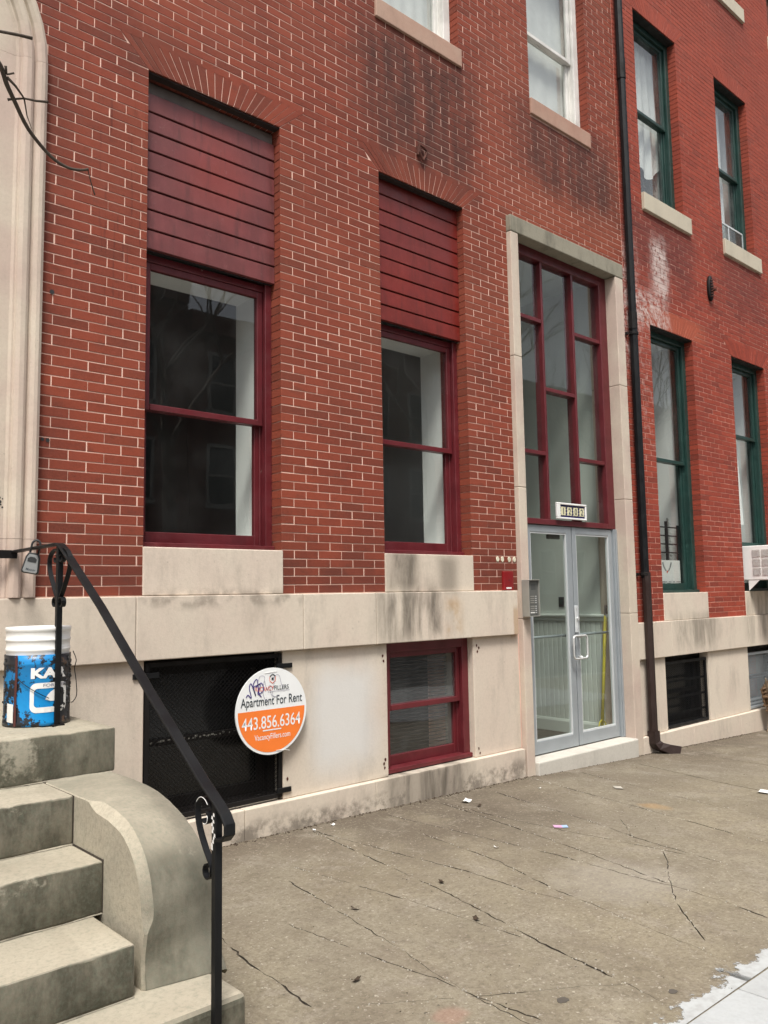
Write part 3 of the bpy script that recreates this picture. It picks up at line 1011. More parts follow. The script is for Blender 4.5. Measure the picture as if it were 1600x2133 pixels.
def top_limit(x):
    T_ = [(-5, 5.4), (1.4, 5.03), (2.63, 5.64), (4.41, 6.53), (7.24, 7.94), (9.38, 9.0), (12.41, 10.52), (16, 12.2)]
    for i in range(len(T_) - 1):
        if x <= T_[i + 1][0]:
            a, b = T_[i], T_[i + 1]
            return a[1] + (b[1] - a[1]) * (x - a[0]) / (b[0] - a[0])
    return 13


ARCH_L = [(WIN1, 0.222, 0.237, 5.006, 5.216), (WIN2, 0.252, 0.245, 5.006, 5.216), (U1, .24, .24, 8.45, 8.66), (U2, .24, .24, 8.45, 8.66)]
ARCH_R = [(LW1, 0.22, 0.22, 4.600, 4.81), (LW2, 0.22, 0.22, 4.600, 4.81), (UB1, .22, .22, 8.43, 8.64), (UB2, .22, .22, 8.43, 8.64)]


def surround_edge(z):
    if z <= 4.72:
        return 1.672
    d = z - 4.72
    if d < 0.93:
        return 0.75 + math.sqrt(0.93 ** 2 - d * d) - 0.006
    return -99


def lay(bricks, z0, pitch, zmin, zmax, x_left, x_right, opens, arches, anchors, gl_anchor, jt=0.0068):
    k0 = int(math.floor((zmin - z0) / pitch))
    rr = random.Random(11)
    k = k0
    while True:
        zb = z0 + k * pitch + jt / 2
        zt = z0 + (k + 1) * pitch - jt / 2
        k += 1
        if zb > zmax:
            break
        zm = (zb + zt) / 2
        blocks = []
        for o in opens:
            if o[2] < zm < o[3]:
                blocks.append((o[0], o[0], o[1], o[1], o))
        for o, dl, dr, za, zc in arches:
            if za - .01 < zm < zc:
                tb, tt = (zb - za) / (zc - za), (zt - za) / (zc - za)
                blocks.append((o[0] - dl * tb - .004, o[0] - dl * tt - .004, o[1] + dr * tb + .004, o[1] + dr * tt + .004, o))
        blocks.sort()
        lb, lt = x_left(zb), x_left(zt)
        spans = []
        cur = (lb, lt, None)
        for b in blocks:
            spans.append((cur[0], cur[1], b[0], b[1], cur[2], b[4]))
            cur = (b[2], b[3], b[4])
        xr = x_right(zm)
        spans.append((cur[0], cur[1], xr, xr, cur[2], None))
        for s in spans:
            if max(s[2], s[3]) - min(s[0], s[1]) < 0.03:
                continue
            anchor = gl_anchor
            for (xa, xb, za, zc, an) in anchors:
                if xa - .02 <= max(s[0], s[1]) and min(s[2], s[3]) <= xb + .02 and za <= zm <= zc:
                    anchor = an
            ph = anchor + (BL / 2 if k % 2 else 0)
            lo = min(s[0], s[1])
            n = math.floor((lo - ph) / BL)
            x = ph + n * BL
            hi = max(s[2], s[3])
            while x < hi:
                a, b = x + jt / 2, x + BL - jt / 2
                j1, j2 = rr.uniform(-.002, .002), rr.uniform(-.002, .002)
                a += j1
                b += j2
                xlb, xlt = max(a, s[0]), max(a, s[1])
                xrb, xrt = min(b, s[2]), min(b, s[3])
                if s[4] is not None and abs(s[0] - s[1]) < 1e-6 and xlb - s[0] < .012:
                    xlb = xlt = s[0]
                if s[5] is not None and abs(s[2] - s[3]) < 1e-6 and s[2] - xrb < .012:
                    xrb = xrt = s[2]
                x += BL
                if xrb - xlb < 0.012 or xrt - xlt < 0.012:
                    if max(xrb - xlb, xrt - xlt) < 0.03 or min(xrb - xlb, xrt - xlt) < -0.2:
                        continue
                    if xrb <= xlb:
                        xrb = xlb + .004
                    if xrt <= xlt:
                        xrt = xlt + .004
                cx = (xlb + xrb) / 2
                if zm > top_limit(cx) + 1.5 or cx < 0.2 or cx > 14.5:
                    continue
                bricks.append((xlb, xlt, xrb, xrt, zb, zt, rr.uniform(0, 0.0012)))


def place_bricks(bricks, mat, parent):
    scored = []
    for i, b in enumerate(bricks):
        c = ((b[0] + b[2]) / 2, 0, (b[4] + b[5]) / 2)
        q = in_view(c)
        if q and -10 < q[0] < 1610 and -10 < q[1] < 2140:
            w = in_view((b[2], 0, c[2]))[0] - in_view((b[0], 0, c[2]))[0]
            h = in_view((c[0], 0, b[4]))[1] - in_view((c[0], 0, b[5]))[1]
            # hidden behind nothing much: bigger in the picture first
            scored.append((-w * h, i))
    scored.sort()
    chosen = {i for _, i in scored[:300]}
    cache = {}
    rest = bm_new()
    for i, b in enumerate(bricks):
        if i in chosen:
            w = round((b[2] - b[0]) / 0.004) * 0.004
            rect = abs(b[0] - b[1]) < 1e-6 and abs(b[2] - b[3]) < 1e-6
            key = (w, round(b[5] - b[4], 5)) if rect else ('q', i)
            cx, cz = (b[0] + b[2]) / 2, (b[4] + b[5]) / 2
            if key not in cache:
                bm = bm_new()
                brick_mesh_bm(bm, b[0] - cx, b[1] - cx, b[2] - cx, b[3] - cx, b[4] - cz, b[5] - cz)
                bmesh.ops.recalc_face_normals(bm, faces=bm.faces)
                me = bpy.data.meshes.new('brick')
                bm.to_mesh(me)
                bm.free()
                me.materials.append(M[mat])
                cache[key] = me
            o = bpy.data.objects.new('brick', cache[key])
            COL.objects.link(o)
            o.parent = parent
            o.location = Vector((cx, -b[6], cz)) - parent.location
        else:
            brick_mesh_bm(rest, *b[:6], proud=b[6])
    obj('far_bricks', rest, mat, parent, kind='stuff')


def arch_bricks(o, dl, dr, za, zc, n, out, jt=0.0048):
    w0 = (o[1] - o[0]) / n
    w1 = (o[1] - o[0] + dl + dr) / n
    for i in range(n):
        xb0 = o[0] + i * w0 + jt / 2
        xb1 = o[0] + (i + 1) * w0 - jt / 2
        xt0 = o[0] - dl + i * w1 + jt / 2
        xt1 = o[0] - dl + (i + 1) * w1 - jt / 2
        out.append((xb0, xt0, xb1, xt1, za + .001, zc - .004, random.uniform(0, .0015)))


bl = []
lay(bl, Z0L, C1, Z0L + .01, 12.0, surround_edge, lambda z: 7.925 if z > 5.125 else 7.80, OPEN_L, ARCH_L,
    [(1.6, 2.33, 1.6, 5.0, 2.322), (5.3, 5.93, 1.6, 5.1, 5.325)], 3.3525)
# stop the row at the entrance surround
bl = [b for b in bl if not (b[0] >= 5.93 and b[5] < 5.13)]
for a in ARCH_L:
    arch_bricks(*a, 21, bl)
place_bricks(bl, 'brick', house)
br_ = []
lay(br_, Z0R, C2, Z0R + .01, 12.0, lambda z: 7.932 if z > 5.125 else 7.838, lambda z: 14.4, OPEN_R, ARCH_R,
    [(9.4, 10.46, 1.2, 4.6, 9.43), (7.8, 8.46, 1.2, 4.6, 8.45), (9.38, 10.42, 5.95, 8.43, 9.385)], 9.43)
for a in ARCH_R:
    arch_bricks(*a, 20, br_)
place_bricks(br_, 'brick_red', house2)


# ------------------------------------------------------------------ stone trim
def stone(parent, x0, x1, y0, y1, z0, z1, mat='stone', bev=0.006, name='stone_block', label=None):
    bm = bm_new()
    bx(bm, x0, x1, y0, y1, z0, z1)
    return obj(name, bm, mat, parent, bevel=bev, seg=2, label=label)


def gstone(parent, x0, x1, y0, y1, z1, mat='stone', bev=0.006, name='plinth_block'):
    bm = bm_new()
    v = bx(bm, x0, x1, y0, y1, 0, 1)
    for q in v:
        q.co.z = z1 if q.co.z > .5 else gz(q.co.x) - 0.08
    return obj(name, bm, mat, parent, bevel=bev, seg=2)


# left house belt
xb = [-1.6, 0.4, 1.30, 2.262, 3.504, 4.185, 5.868]
for i in range(len(xb) - 1):
    stone(house, xb[i] + .0015, xb[i + 1] - .0015, -0.045, 0.36, 1.222, 1.608, name='belt_block')
stone(house, 2.318, 3.356, -0.012, 0.12, 1.610, 1.910, name='window_sill')
stone(house, 4.314, 5.329, -0.012, 0.12, 1.610, 1.910, name='window_sill')
stone(house, 1.20, 2.335, -0.004, 0.34, 0.2295, 1.2195, name='wall_panel')
stone(house, 3.354, 4.319, -0.004, 0.34, 0.2295, 1.2195, name='wall_panel')
stone(house, 5.301, 5.905, -0.004, 0.34, 0.2295, 1.2195, name='wall_panel')
xp = [-1.6, 0.6, 1.9, 3.02, 4.15, 5.90]
for i in range(len(xp) - 1):
    gstone(house, xp[i] + .0015, xp[i + 1] - .0015, -0.050, 0.36, 0.228)
for x0, x1, z in ((U1[0] - .002, 5.345, 6.335), (U2[0] - .002, 7.380, 6.300)):
    stone(house, x0, x1, -0.022, 0.16, z - 0.004, z + 0.162, 'pinkstone', name='window_sill')
# bolt holes where window bars were once fixed to the panels
bm = bm_new()
for x, z in ((4.275, 1.13), (4.283, 1.09), (4.285, 0.36), (4.278, 0.30), (4.27, 0.33), (5.345, 1.15), (5.352, 1.10), (5.372, 1.13), (5.34, 0.30), (5.353, 0.26), (3.385, 0.36)):
    bm2 = [bm.verts.new((x + .010 * math.cos(t) * random.uniform(.7, 1.2), -0.0062, z + .012 * math.sin(t) * random.uniform(.7, 1.2))) for t in [k * math.pi / 4 for k in range(8)]]
    bm.faces.new(bm2)
obj('bolt_hole', bm, 'rust', house)
bm = bm_new()
for x, z, r in ((1.735, 3.378, .014), (1.73, 2.503, .012), (1.700, 2.506, .010)):
    v = [bm.verts.new((x + r * math.cos(t), -0.004, z + r * math.sin(t))) for t in [k * math.pi / 5 for k in range(10)]]
    bm.faces.new(v)
obj('wall_hole', bm, 'rubber', house)

# right house
xb = [7.838, 8.520, 10.42, 12.2, 14.2]
for i in range(len(xb) - 1):
    stone(house2, xb[i] + .0015, xb[i + 1] - .0015, -0.040, 0.36, 0.866, 1.250, name='belt_block')
stone(house2, 8.446, 9.462, -0.010, 0.14, 1.2515, 1.555, name='window_sill')
stone(house2, 10.446, 11.462, -0.010, 0.14, 1.2515, 1.555, name='window_sill')
stone(house2, 7.838, 8.4195, -0.004, 0.34, 0.0765, 0.8635, name='wall_panel')
stone(house2, 9.3905, 10.4245, -0.004, 0.34, 0.0765, 0.8635, name='wall_panel')
stone(house2, 11.4005, 14.0, -0.004, 0.34, 0.0765, 0.8635, name='wall_panel')
xp = [7.838, 8.9, 10.05, 11.2, 14.2]
for i in range(len(xp) - 1):
    gstone(house2, xp[i] + .0015, xp[i + 1] - .0015, -0.045, 0.36, 0.075)
for x0, x1, z0 in ((8.404, 9.512, 5.945), (10.404, 11.500, 5.955), (10.40, 11.43, 9.655), (12.28, 13.4, 9.655)):
    stone(house2, x0, x1, -0.035, 0.16, z0, z0 + 0.205, 'palestone', name='window_sill')

# ------------------------------------------------------------------ stone entrance frame (1202)
for z0, z1 in ((None, 1.353), (1.3555, 2.542), (2.5445, 3.763), (3.7655, 4.955)):
    for x0, x1 in ((5.926, 6.036), (7.684, 7.833)):
        bm = bm_new()
        if z0 is None:
            v = bx(bm, x0, x1, -0.050, 0.30, 0, 1)
            for q in v:
                q.co.z = z1 if q.co.z > .5 else gz(q.co.x) - .1
        else:
            bx(bm, x0, x1, -0.050, 0.30, z0, z1)
        obj('jamb_block', bm, 'surround', house, bevel=0.006, seg=2)
bm = bm_new()
bx(bm, 5.924, 7.836, -0.054, 0.30, 4.9575, 5.118)
obj('door_lintel', bm, 'weathered', house, bevel=0.008, seg=2)
bm = bm_new()
v = bx(bm, 6.038, 7.682, -0.085, 0.34, 0, 1)
for q in v:
    q.co.z = (0.098 if q.co.y > .2 else 0.093) if q.co.z > .5 else gz(q.co.x) - .1
obj('doorstep', bm, 'marble', house, bevel=0.012, seg=2)
# transom window over the doors
tw = bm_new()
for x0, x1, z0, z1 in ((6.037, 6.13, 2.232, 4.955), (7.552, 7.683, 2.232, 4.955), (6.1305, 7.5515, 2.232, 2.286), (6.1305, 7.5515, 4.855, 4.955)):
    bx(tw, x0, x1, 0.075, 0.19, z0, z1)
tf = obj('transom_window', tw, 'maroon_chip', house, bevel=0.004)
for x0, x1 in ((6.540, 6.571), (7.060, 7.091)):
    bm = bm_new()
    bx(bm, x0, x1, 0.085, 0.19, 2.2865, 4.8545)
    obj('mullion', bm, 'maroon', tf, bevel=0.003)
for x0, x1, zs in ((6.1305, 6.5365, (4.228, 2.908)), (6.5745, 7.0565, (3.556,)), (7.0945, 7.5515, (4.212, 2.905))):
    for z in zs:
        bm = bm_new()
        bx(bm, x0, x1, 0.088, 0.18, z, z + 0.038)
        obj('glazing_bar', bm, 'maroon', tf, bevel=0.003)
    cuts = [2.2865] + sorted(sum([[z, z + .038] for z in zs], [])) + [4.8545]
    for i in range(0, len(cuts), 2):
        bm = bm_new()
        quad(bm, (x0, 0.128, cuts[i]), (x1, 0.128, cuts[i]), (x1, 0.128, cuts[i + 1]), (x0, 0.128, cuts[i + 1]))
        obj('pane', bm, 'glass_clear', tf)


# the two aluminium doors
def door_leaf(x0, x1, ls, rs, handle):
    bm = bm_new()
    z0, z1 = 0.106, 2.226
    ya, yb = 0.092, 0.135
    bx(bm, x0, x0 + ls, ya, yb, z0, z1)
    bx(bm, x1 - rs, x1, ya, yb, z0, z1)
    bx(bm, x0 + ls + .0005, x1 - rs - .0005, ya + .001, yb, z0, 0.222)
    bx(bm, x0 + ls + .0005, x1 - rs - .0005, ya + .001, yb, 2.160, z1)
    d = obj('glass_door', bm, 'alu', house, bevel=0.003)
    bm = bm_new()
    a, b = x0 + ls, x1 - rs
    for q in ((a + .0006, a + .012, .2226, 2.1594), (b - .012, b - .0006, .2226, 2.1594), (a + .0125, b - .0125, .2226, .236), (a + .0125, b - .0125, 2.146, 2.1594)):
        bx(bm, q[0], q[1], ya + .006, yb - .006, q[2], q[3])
    obj('glazing_bead', bm, 'alubright', d)
    bm = bm_new()
    quad(bm, (a, 0.113, .222), (b, 0.113, .222), (b, 0.113, 2.16), (a, 0.113, 2.16))
    obj('pane', bm, 'glass_clear', d)
    bm = bm_new()
    tube(bm, [(a - .03, .165, 1.163), (b + .03, .165, 1.163)], 0.013, 10)
    obj('push_bar', bm, 'alu', d, smooth=True)
    return d


dl_ = door_leaf(6.185, 6.903, 0.065, 0.080, False)
dr_ = door_leaf(6.919, 7.630, 0.062, 0.066, True)
bm = bm_new()
pts = []
hx0, hx1, hz0, hz1, hr = 6.805, 7.030, 0.940, 1.160, 0.032
for cx, cz, a0 in ((hx1 - hr, hz1 - hr, 0), (hx0 + hr, hz1 - hr, 90), (hx0 + hr, hz0 + hr, 180), (hx1 - hr, hz0 + hr, 270)):
    for k in range(5):
        t = R(a0 + 90 * k / 4)
        pts.append((cx + hr * math.cos(t), 0.040, cz + hr * math.sin(t)))
tube(bm, pts, 0.0105, 10, close=True)
for z in (0.953, 1.147):
    tube(bm, [(6.945, 0.040, z), (6.945, 0.091, z)], 0.010, 8)
obj('door_handle', bm, 'steel', dr_, smooth=True)
bm = bm_new()
bx(bm, 6.906, 6.958, 0.083, 0.0915, 1.190, 1.452)
obj('lock_plate', bm, 'alubright', dr_, bevel=0.003)
bm = bm_new()
tube(bm, [(6.945, .083, 1.325), (6.945, .070, 1.325)], .016, 14)
for z in (1.22, 1.235, 1.41, 1.425):
    tube(bm, [(6.932, .0832, z), (6.932, .080, z)], .005, 8)
obj('lock_cylinder', bm, 'steel', dr_)
bm = bm_new()
bx(bm, 6.9035, 6.9185, .108, .130, .107, 2.225)
obj('weather_strip', bm, 'rubber', dl_)
bm = bm_new()
bx(bm, 6.62, 6.80, .150, .190, 2.105, 2.150)
obj('door_closer', bm, 'intercomface', dl_, bevel=.006)
bm = bm_new()
bx(bm, 7.6335, 7.6515, 0.070, 0.150, 0.098, 2.230)
obj('door_frame', bm, 'alu', house, bevel=0.002)
bm = bm_new()
bx(bm, 7.6545, 7.6825, 0.060, 0.150, 0.098, 2.230)
obj('door_frame', bm, 'alu', house, bevel=0.002)
bm = bm_new()
bx(bm, 6.040, 6.182, 0.070, 0.150, 0.098, 2.230)
obj('door_frame', bm, 'alu', house, bevel=0.002)


# ------------------------------------------------------------------ windows
def sash_window(house_, x0, x1, z0, z1, meet, paint, glass, y=0.115, casing=0.055, sill=True, stile=0.048, depth=0.16, head=0.0, name='window'):
    """box frame with two sashes: x0..x1, z0..z1 is the brick opening"""
    bm = bm_new()
    c = casing
    for a, b in ((x0 + .001, x0 + c), (x1 - c, x1 - .001)):
        bx(bm, a, b, y, y + 0.03, z0, z1)
    bx(bm, x0 + c + .0005, x1 - c - .0005, y + .001 + head, y + .03 + head, z1 - c, z1)
    # jamb linings with stops
    j = 0.022
    for a, b, s in ((x0 + .002, x0 + c - .006, 1), (x1 - c + .006, x1 - .002, -1)):
        bx(bm, a, b, y + .0305, y + depth, z0, z1 - c)
    for yy in (y + .062, y + .106):
        bx(bm, x0 + c - .0055, x0 + c + .010, yy, yy + .008, z0, z1 - c)
        bx(bm, x1 - c - .010, x1 - c + .0055, yy, yy + .008, z0, z1 - c)
    bx(bm, x0 + .002, x1 - .002, y + .031, y + depth, z1 - c + .004, z1 - .001)
    if sill:
        bx(bm, x0 + .002, x1 - .002, y - .03, y + depth, z0 - .001, z0 + .032)
    w = obj(name, bm, paint, house_, bevel=0.003)
    a, b = x0 + c, x1 - c
    zl = z0 + (.032 if sill else 0)
    for nm, yy, s0, s1, bot in (('upper_sash', y + .033, meet - .020, z1 - c, .045), ('lower_sash', y + .072, zl, meet + .022, .075)):
        bm = bm_new()
        bx(bm, a, a + stile, yy, yy + .036, s0, s1)
        bx(bm, b - stile, b, yy, yy + .036, s0, s1)
        bb = .040 if nm == 'upper_sash' else bot
        tt = .045 if nm == 'upper_sash' else .040
        bx(bm, a + stile + .0003, b - stile - .0003, yy - (.006 if nm == 'upper_sash' else 0), yy + .036, s0, s0 + bb)
        bx(bm, a + stile + .0003, b - stile - .0003, yy + .001, yy + .036, s1 - tt, s1)
        sa = obj('sash', bm, paint, w, bevel=0.003)
        bm = bm_new()
        quad(bm, (a + stile, yy + .02, s0 + bb), (b - stile, yy + .02, s0 + bb), (b - stile, yy + .02, s1 - tt), (a + stile, yy + .02, s1 - tt))
        obj('pane', bm, glass, w)
    return w


def boards(x0, x1, zs, mat, y):
    p = bm_new()
    bx(p, x0, x1, y + .032, y + .045, zs[0] - .002, zs[-1] + .002)
    pn = obj('board_panel', p, 'rubber', house)
    for i in range(len(zs) - 1):
        bm = bm_new()
        # each board tips slightly outwards at its lower edge and carries a shadow groove
        v = bx(bm, x0 + .001, x1 - .001, y, y + .031, zs[i] + .0035, zs[i + 1] - .0075)
        for q in v:
            if q.co.y < y + .01 and q.co.z > (zs[i] + zs[i + 1]) / 2:
                q.co.y += 0.004
            q.co.y += random.uniform(-.0012, .0012)
        obj('board', bm, mat, pn, bevel=0.003)
    return pn


# dark linings added under the window heads, soffit shade and soot in their colour
for hs_, o, mt, y1_ in ((house2, LW1, 'head_shade_green', .104), (house2, LW2, 'head_shade_green', .104), (house2, UB1, 'head_shade_green', .104), (house2, UB2, 'head_shade_green', .104), (house2, TB2, 'head_shade_green', .104), (house2, TB3, 'head_shade_green', .104), (house, WIN1, 'head_shade_brown', .068), (house, WIN2, 'head_shade_brown', .068)):
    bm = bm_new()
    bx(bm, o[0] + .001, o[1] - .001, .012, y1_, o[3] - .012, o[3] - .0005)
    obj('head_shade_lining', bm, mt, hs_)
# window under boards, left
sash_window(house, 2.322, 3.3525, 1.912, 3.838, 2.822, 'maroon_chip', 'glass', head=.075)
z = [3.838 + .1335 * i for i in range(9)]
boards(2.3225, 3.352, z, 'board1', 0.070)
bm = bm_new()
bx(bm, 2.3225, 3.352, 0.095, 0.127, 4.908, 4.985)
bx(bm, 2.3225, 3.352, 0.115, 0.147, 4.985, 5.006)
obj('board_trim', bm, 'greytrim', house, bevel=.004)
# window under boards, right
sash_window(house, 4.3185, 5.325, 1.912, 3.800, 2.822, 'maroon', 'glass', head=.075)
z = [3.800 + .1335 * i for i in range(10)]
boards(4.319, 5.3245, z, 'board2', 0.070)
# basement window with maroon frame
sash_window(house, 4.320, 5.300, 0.238, 1.220, 0.715, 'maroon', 'glass_dirty', y=0.055, casing=0.075, stile=.042, depth=.13)
# upper white windows
sash_window(house, U1[0], U1[1], 6.497, 8.45, 7.45, 'whitepaint', 'glass_sky', y=0.10, casing=0.085)
sash_window(house, U2[0], U2[1], 6.463, 8.45, 7.30, 'whitepaint', 'glass_sky', y=0.10, casing=0.085)
# right house green windows
sash_window(house2, LW1[0], LW1[1], 1.556, 4.60, 3.09, 'greenpaint', 'glass', y=0.105, casing=0.075, stile=.05)
sash_window(house2, LW2[0], LW2[1], 1.556, 4.60, 3.60, 'greenpaint', 'glass', y=0.105, casing=0.075, stile=.05)
sash_window(house2, UB1[0], UB1[1], 6.152, 8.43, 7.30, 'greenpaint', 'glass_sky', y=0.105, casing=0.075, stile=.05)
sash_window(house2, UB2[0], UB2[1], 6.162, 8.43, 7.28, 'greenpaint', 'glass_sky', y=0.105, casing=0.075, stile=.05)
sash_window(house2, TB2[0], TB2[1], 9.862, 12.0, 10.9, 'greenpaint', 'glass_sky', y=0.105, casing=0.075, stile=.05)
sash_window(house2, TB3[0], TB3[1], 9.862, 12.0, 10.9, 'greenpaint', 'glass_sky', y=0.105, casing=0.075, stile=.05)
# basement window of the left house behind the mesh guard
sash_window(house, 2.336, 3.353, 0.238, 1.220, 0.70, 'ironrust', 'darkpane', y=0.09, casing=0.06, stile=.042, depth=.13)
sash_window(house2, RB1[0], RB1[1], 0.077, 0.864, 0.45, 'ironrust', 'darkpane', y=0.10, casing=0.05, stile=.04, depth=.12)
sash_window(house2, RB2[0], RB2[1], 0.077, 0.864, 0.45, 'ironrust', 'glass_dirty', y=0.10, casing=0.05, stile=.04, depth=.12)


# ------------------------------------------------------------------ rooms behind the glass
def room(parent, x0, x1, y0, y1, z0, z1, mat, floor='floorboard', name='room'):
    bm = bm_new()
    quad(bm, (x0, y1, z0), (x1, y1, z0), (x1, y1, z1), (x0, y1, z1))
    quad(bm, (x0, y0, z0), (x0, y1, z0), (x0, y1, z1), (x0, y0, z1))
    quad(bm, (x1, y1, z0), (x1, y0, z0), (x1, y0, z1), (x1, y1, z1))
    quad(bm, (x0, y0, z1), (x0, y1, z1), (x1, y1, z1), (x1, y0, z1))
    me = bpy.data.meshes.new(name)
    bm.to_mesh(me)
    bm.free()
    r = link(name, me, mat, parent)
    bm = bm_new()
    quad(bm, (x0, y0, z0), (x1, y0, z0), (x1, y1, z0), (x0, y1, z0))
    obj('floor', bm, floor, r)
    return r


def reveal(parent, o, mat, y0=0.262, y1=T + .004, x_in=0.03, top=None):
    """plastered window reveal inside the wall"""
    x0, x1, z0, z1 = o
    bm = bm_new()
    a, b = x0 + x_in, x1 - x_in
    quad(bm, (b, y0, z0), (b, y0, z1), (b, y1, z1), (b, y1, z0))
    quad(bm, (a, y0, z0), (a, y1, z0), (a, y1, z1), (a, y0, z1))
    quad(bm, (a, y0, z1), (a, y1, z1), (b, y1, z1), (b, y0, z1))
    quad(bm, (a, y0, z0), (b, y0, z0), (b, y1, z0), (a, y1, z0))
    me = bpy.data.meshes.new('window_reveal')
    bm.to_mesh(me)
    bm.free()
    return link('window_reveal', me, mat, parent)


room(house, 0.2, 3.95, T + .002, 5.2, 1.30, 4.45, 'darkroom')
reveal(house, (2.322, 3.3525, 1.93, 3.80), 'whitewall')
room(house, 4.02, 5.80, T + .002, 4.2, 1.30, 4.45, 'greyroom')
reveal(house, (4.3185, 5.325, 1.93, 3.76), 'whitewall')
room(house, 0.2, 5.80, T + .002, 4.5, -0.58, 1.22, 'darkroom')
room(house, 3.9, 7.8, T + .002, 4.5, 6.1, 9.0, 'greyroom')
room(house2, 8.0, 13.8, T + .002, 4.5, 5.6, 9.0, 'greyroom')
room(house2, 8.0, 13.8, T + .002, 4.5, 9.3, 12.6, 'greyroom')
room(house2, 8.0, 13.8, T + .002, 5.0, 1.1, 5.0, 'greyroom')
room(house2, 8.0, 13.8, T + .002, 4.5, -0.75, 0.9, 'darkroom')
reveal(house2, (LW1[0], LW1[1], 1.58, 4.56), 'whitewall')
reveal(house2, (LW2[0], LW2[1], 1.58, 4.56), 'whitewall')
reveal(house2, (UB1[0], UB1[1], 6.16, 8.40), 'whitewall')
reveal(house2, (UB2[0], UB2[1], 6.16, 8.40), 'whitewall')

# entrance hall with panelled wall
hall = bm_new()
x0, x1, y0, y1, z0, z1 = 5.90, 7.70, 0.192, 6.0, 0.060, 4.97
quad(hall, (x0, y1, z0), (x1, y1, z0), (x1, y1, z1), (x0, y1, z1))
quad(hall, (x0, y0, z0), (x0, y1, z0), (x0, y1, z1), (x0, y0, z1))
quad(hall, (x1, y1, z0), (x1, y0, z0), (x1, y0, z1), (x1, y1, z1))
quad(hall, (x0, y0, z1), (x0, y1, z1), (x1, y1, z1), (x1, y0, z1))
me = bpy.data.meshes.new('entrance_hall')
hall.to_mesh(me)
hall.free()
hallo = link('entrance_hall', me, 'greenwall', house)
bm = bm_new()
quad(bm, (x0, 0.0, z0), (x1, 0.0, z0), (x1, y1, z0), (x0, y1, z0))
obj('floor', bm, 'floorboard', hallo)
bm = bm_new()
y = 0.20
while y < 5.9:
    bx(bm, 7.688, 7.699, y, y + 0.054, 0.205, 1.27)
    y += 0.062
obj('beadboard', bm, 'wainscot', hallo, kind='stuff', bevel=0.004)
bm = bm_new()
prism(bm, [(7.655, 1.335), (7.655, 1.318), (7.672, 1.300), (7.672, 1.275), (7.68, 1.268), (7.699, 1.268), (7.699, 1.345), (7.665, 1.345)], 'y', 0.2, 5.95)
obj('chair_rail', bm, 'wainscot', hallo, bevel=.002)
bm = bm_new()
prism(bm, [(7.672, 0.06), (7.672, 0.175), (7.680, 0.200), (7.699, 0.204), (7.699, 0.06)], 'y', 0.2, 5.95)
obj('skirting', bm, 'wainscot', hallo, bevel=.002)
bm = bm_new()
bx(bm, 7.690, 7.699, 0.775, 0.845, 1.42, 1.53)
sw = obj('exit_button', bm, 'rubber', hallo, bevel=.003)
bm = bm_new()
bx(bm, 7.686, 7.6895, 0.79, 0.83, 1.45, 1.50)
obj('button_face', bm, 'greenpaint', hallo)

# arched doorway of the stoop at the far left
ML = [(1.672, 0.0), (1.672, -0.030), (1.664, -0.052), (1.645, -0.066), (1.625, -0.066), (1.606, -0.052), (1.598, -0.034), (1.592, -0.032), (1.586, -0.050), (1.570, -0.060), (1.545, -0.060), (1.525, -0.048), (1.518, -0.030), (1.508, -0.030), (1.495, -0.020), (1.20, -0.020), (1.20, 0.20)]


def surround_piece(sections, name='moulded_jamb'):
    bm = bm_new()
    rings = []
    for s in sections:
        rings.append([bm.verts.new(p) for p in s])
    n = len(rings[0])
    for i in range(len(rings) - 1):
        for k in range(n - 1):
            f = bm.faces.new([rings[i][k], rings[i][k + 1], rings[i + 1][k + 1], rings[i + 1][k]])
    bm.faces.new(rings[0])
    bm.faces.new(rings[-1][::-1])
    o = obj(name, bm, 'surround', house)
    return o


for mirror in (1, -1):
    for z0, z1 in ((1.611, 1.93), (1.932, 4.718)):
        sec = []
        for zz in (z0, z1):
            sec.append([((p[0] if mirror > 0 else 1.5 - p[0]), p[1] + 0.0, zz) for p in ML])
        surround_piece(sec)
secs = []
for k in range(25):
    t = math.pi * k / 24
    secs.append([(0.75 + (p[0] - 0.75) * math.cos(t), p[1], 4.7195 + (p[0] - 0.75) * math.sin(t)) for p in ML])
surround_piece(secs, 'moulded_arch')
bm = bm_new()
bx(bm, 0.30, 1.20, 0.12, 0.17, 1.03, 3.25)
dd = obj('front_door', bm, 'wood', house, bevel=.004)
for x0, x1, z0, z1 in ((0.40, 0.70, 1.25, 1.85), (0.80, 1.10, 1.25, 1.85), (0.40, 0.70, 2.0, 3.1), (0.80, 1.10, 2.0, 3.1)):
    bm = bm_new()
    bx(bm, x0, x1, 0.108, 0.1195, z0, z1)
    obj('door_panel', bm, 'wood', dd, bevel=.008)
bm = bm_new()
bx(bm, 0.30, 1.20, 0.10, 0.18, 3.252, 3.33)
obj('transom_bar', bm, 'wood', house, bevel=.004)
bm = bm_new()
quad(bm, (0.30, .16, 3.33), (1.20, .16, 3.33), (1.20, .16, 4.70), (0.30, .16, 4.70))
obj('fanlight', bm, 'glass', house)
room(house, 0.0, 1.6, T + .002, 3.0, 1.0, 4.75, 'darkroom') if False else None
# dark drill holes clustered on the jamb where a bell panel was removed
bm = bm_new()
rr = random.Random(2)
for k in range(14):
    x, zc = 1.478 + rr.uniform(-.03, .012), 2.095 + rr.uniform(-.055, .06)
    r_ = rr.choice([.004, .005, .009])
    bm.faces.new([bm.verts.new((x + r_ * math.cos(t), -0.0215, zc + r_ * math.sin(t))) for t in [q * math.pi / 4 for q in range(8)]])
obj('drill_holes', bm, 'rubber', house, kind='stuff')

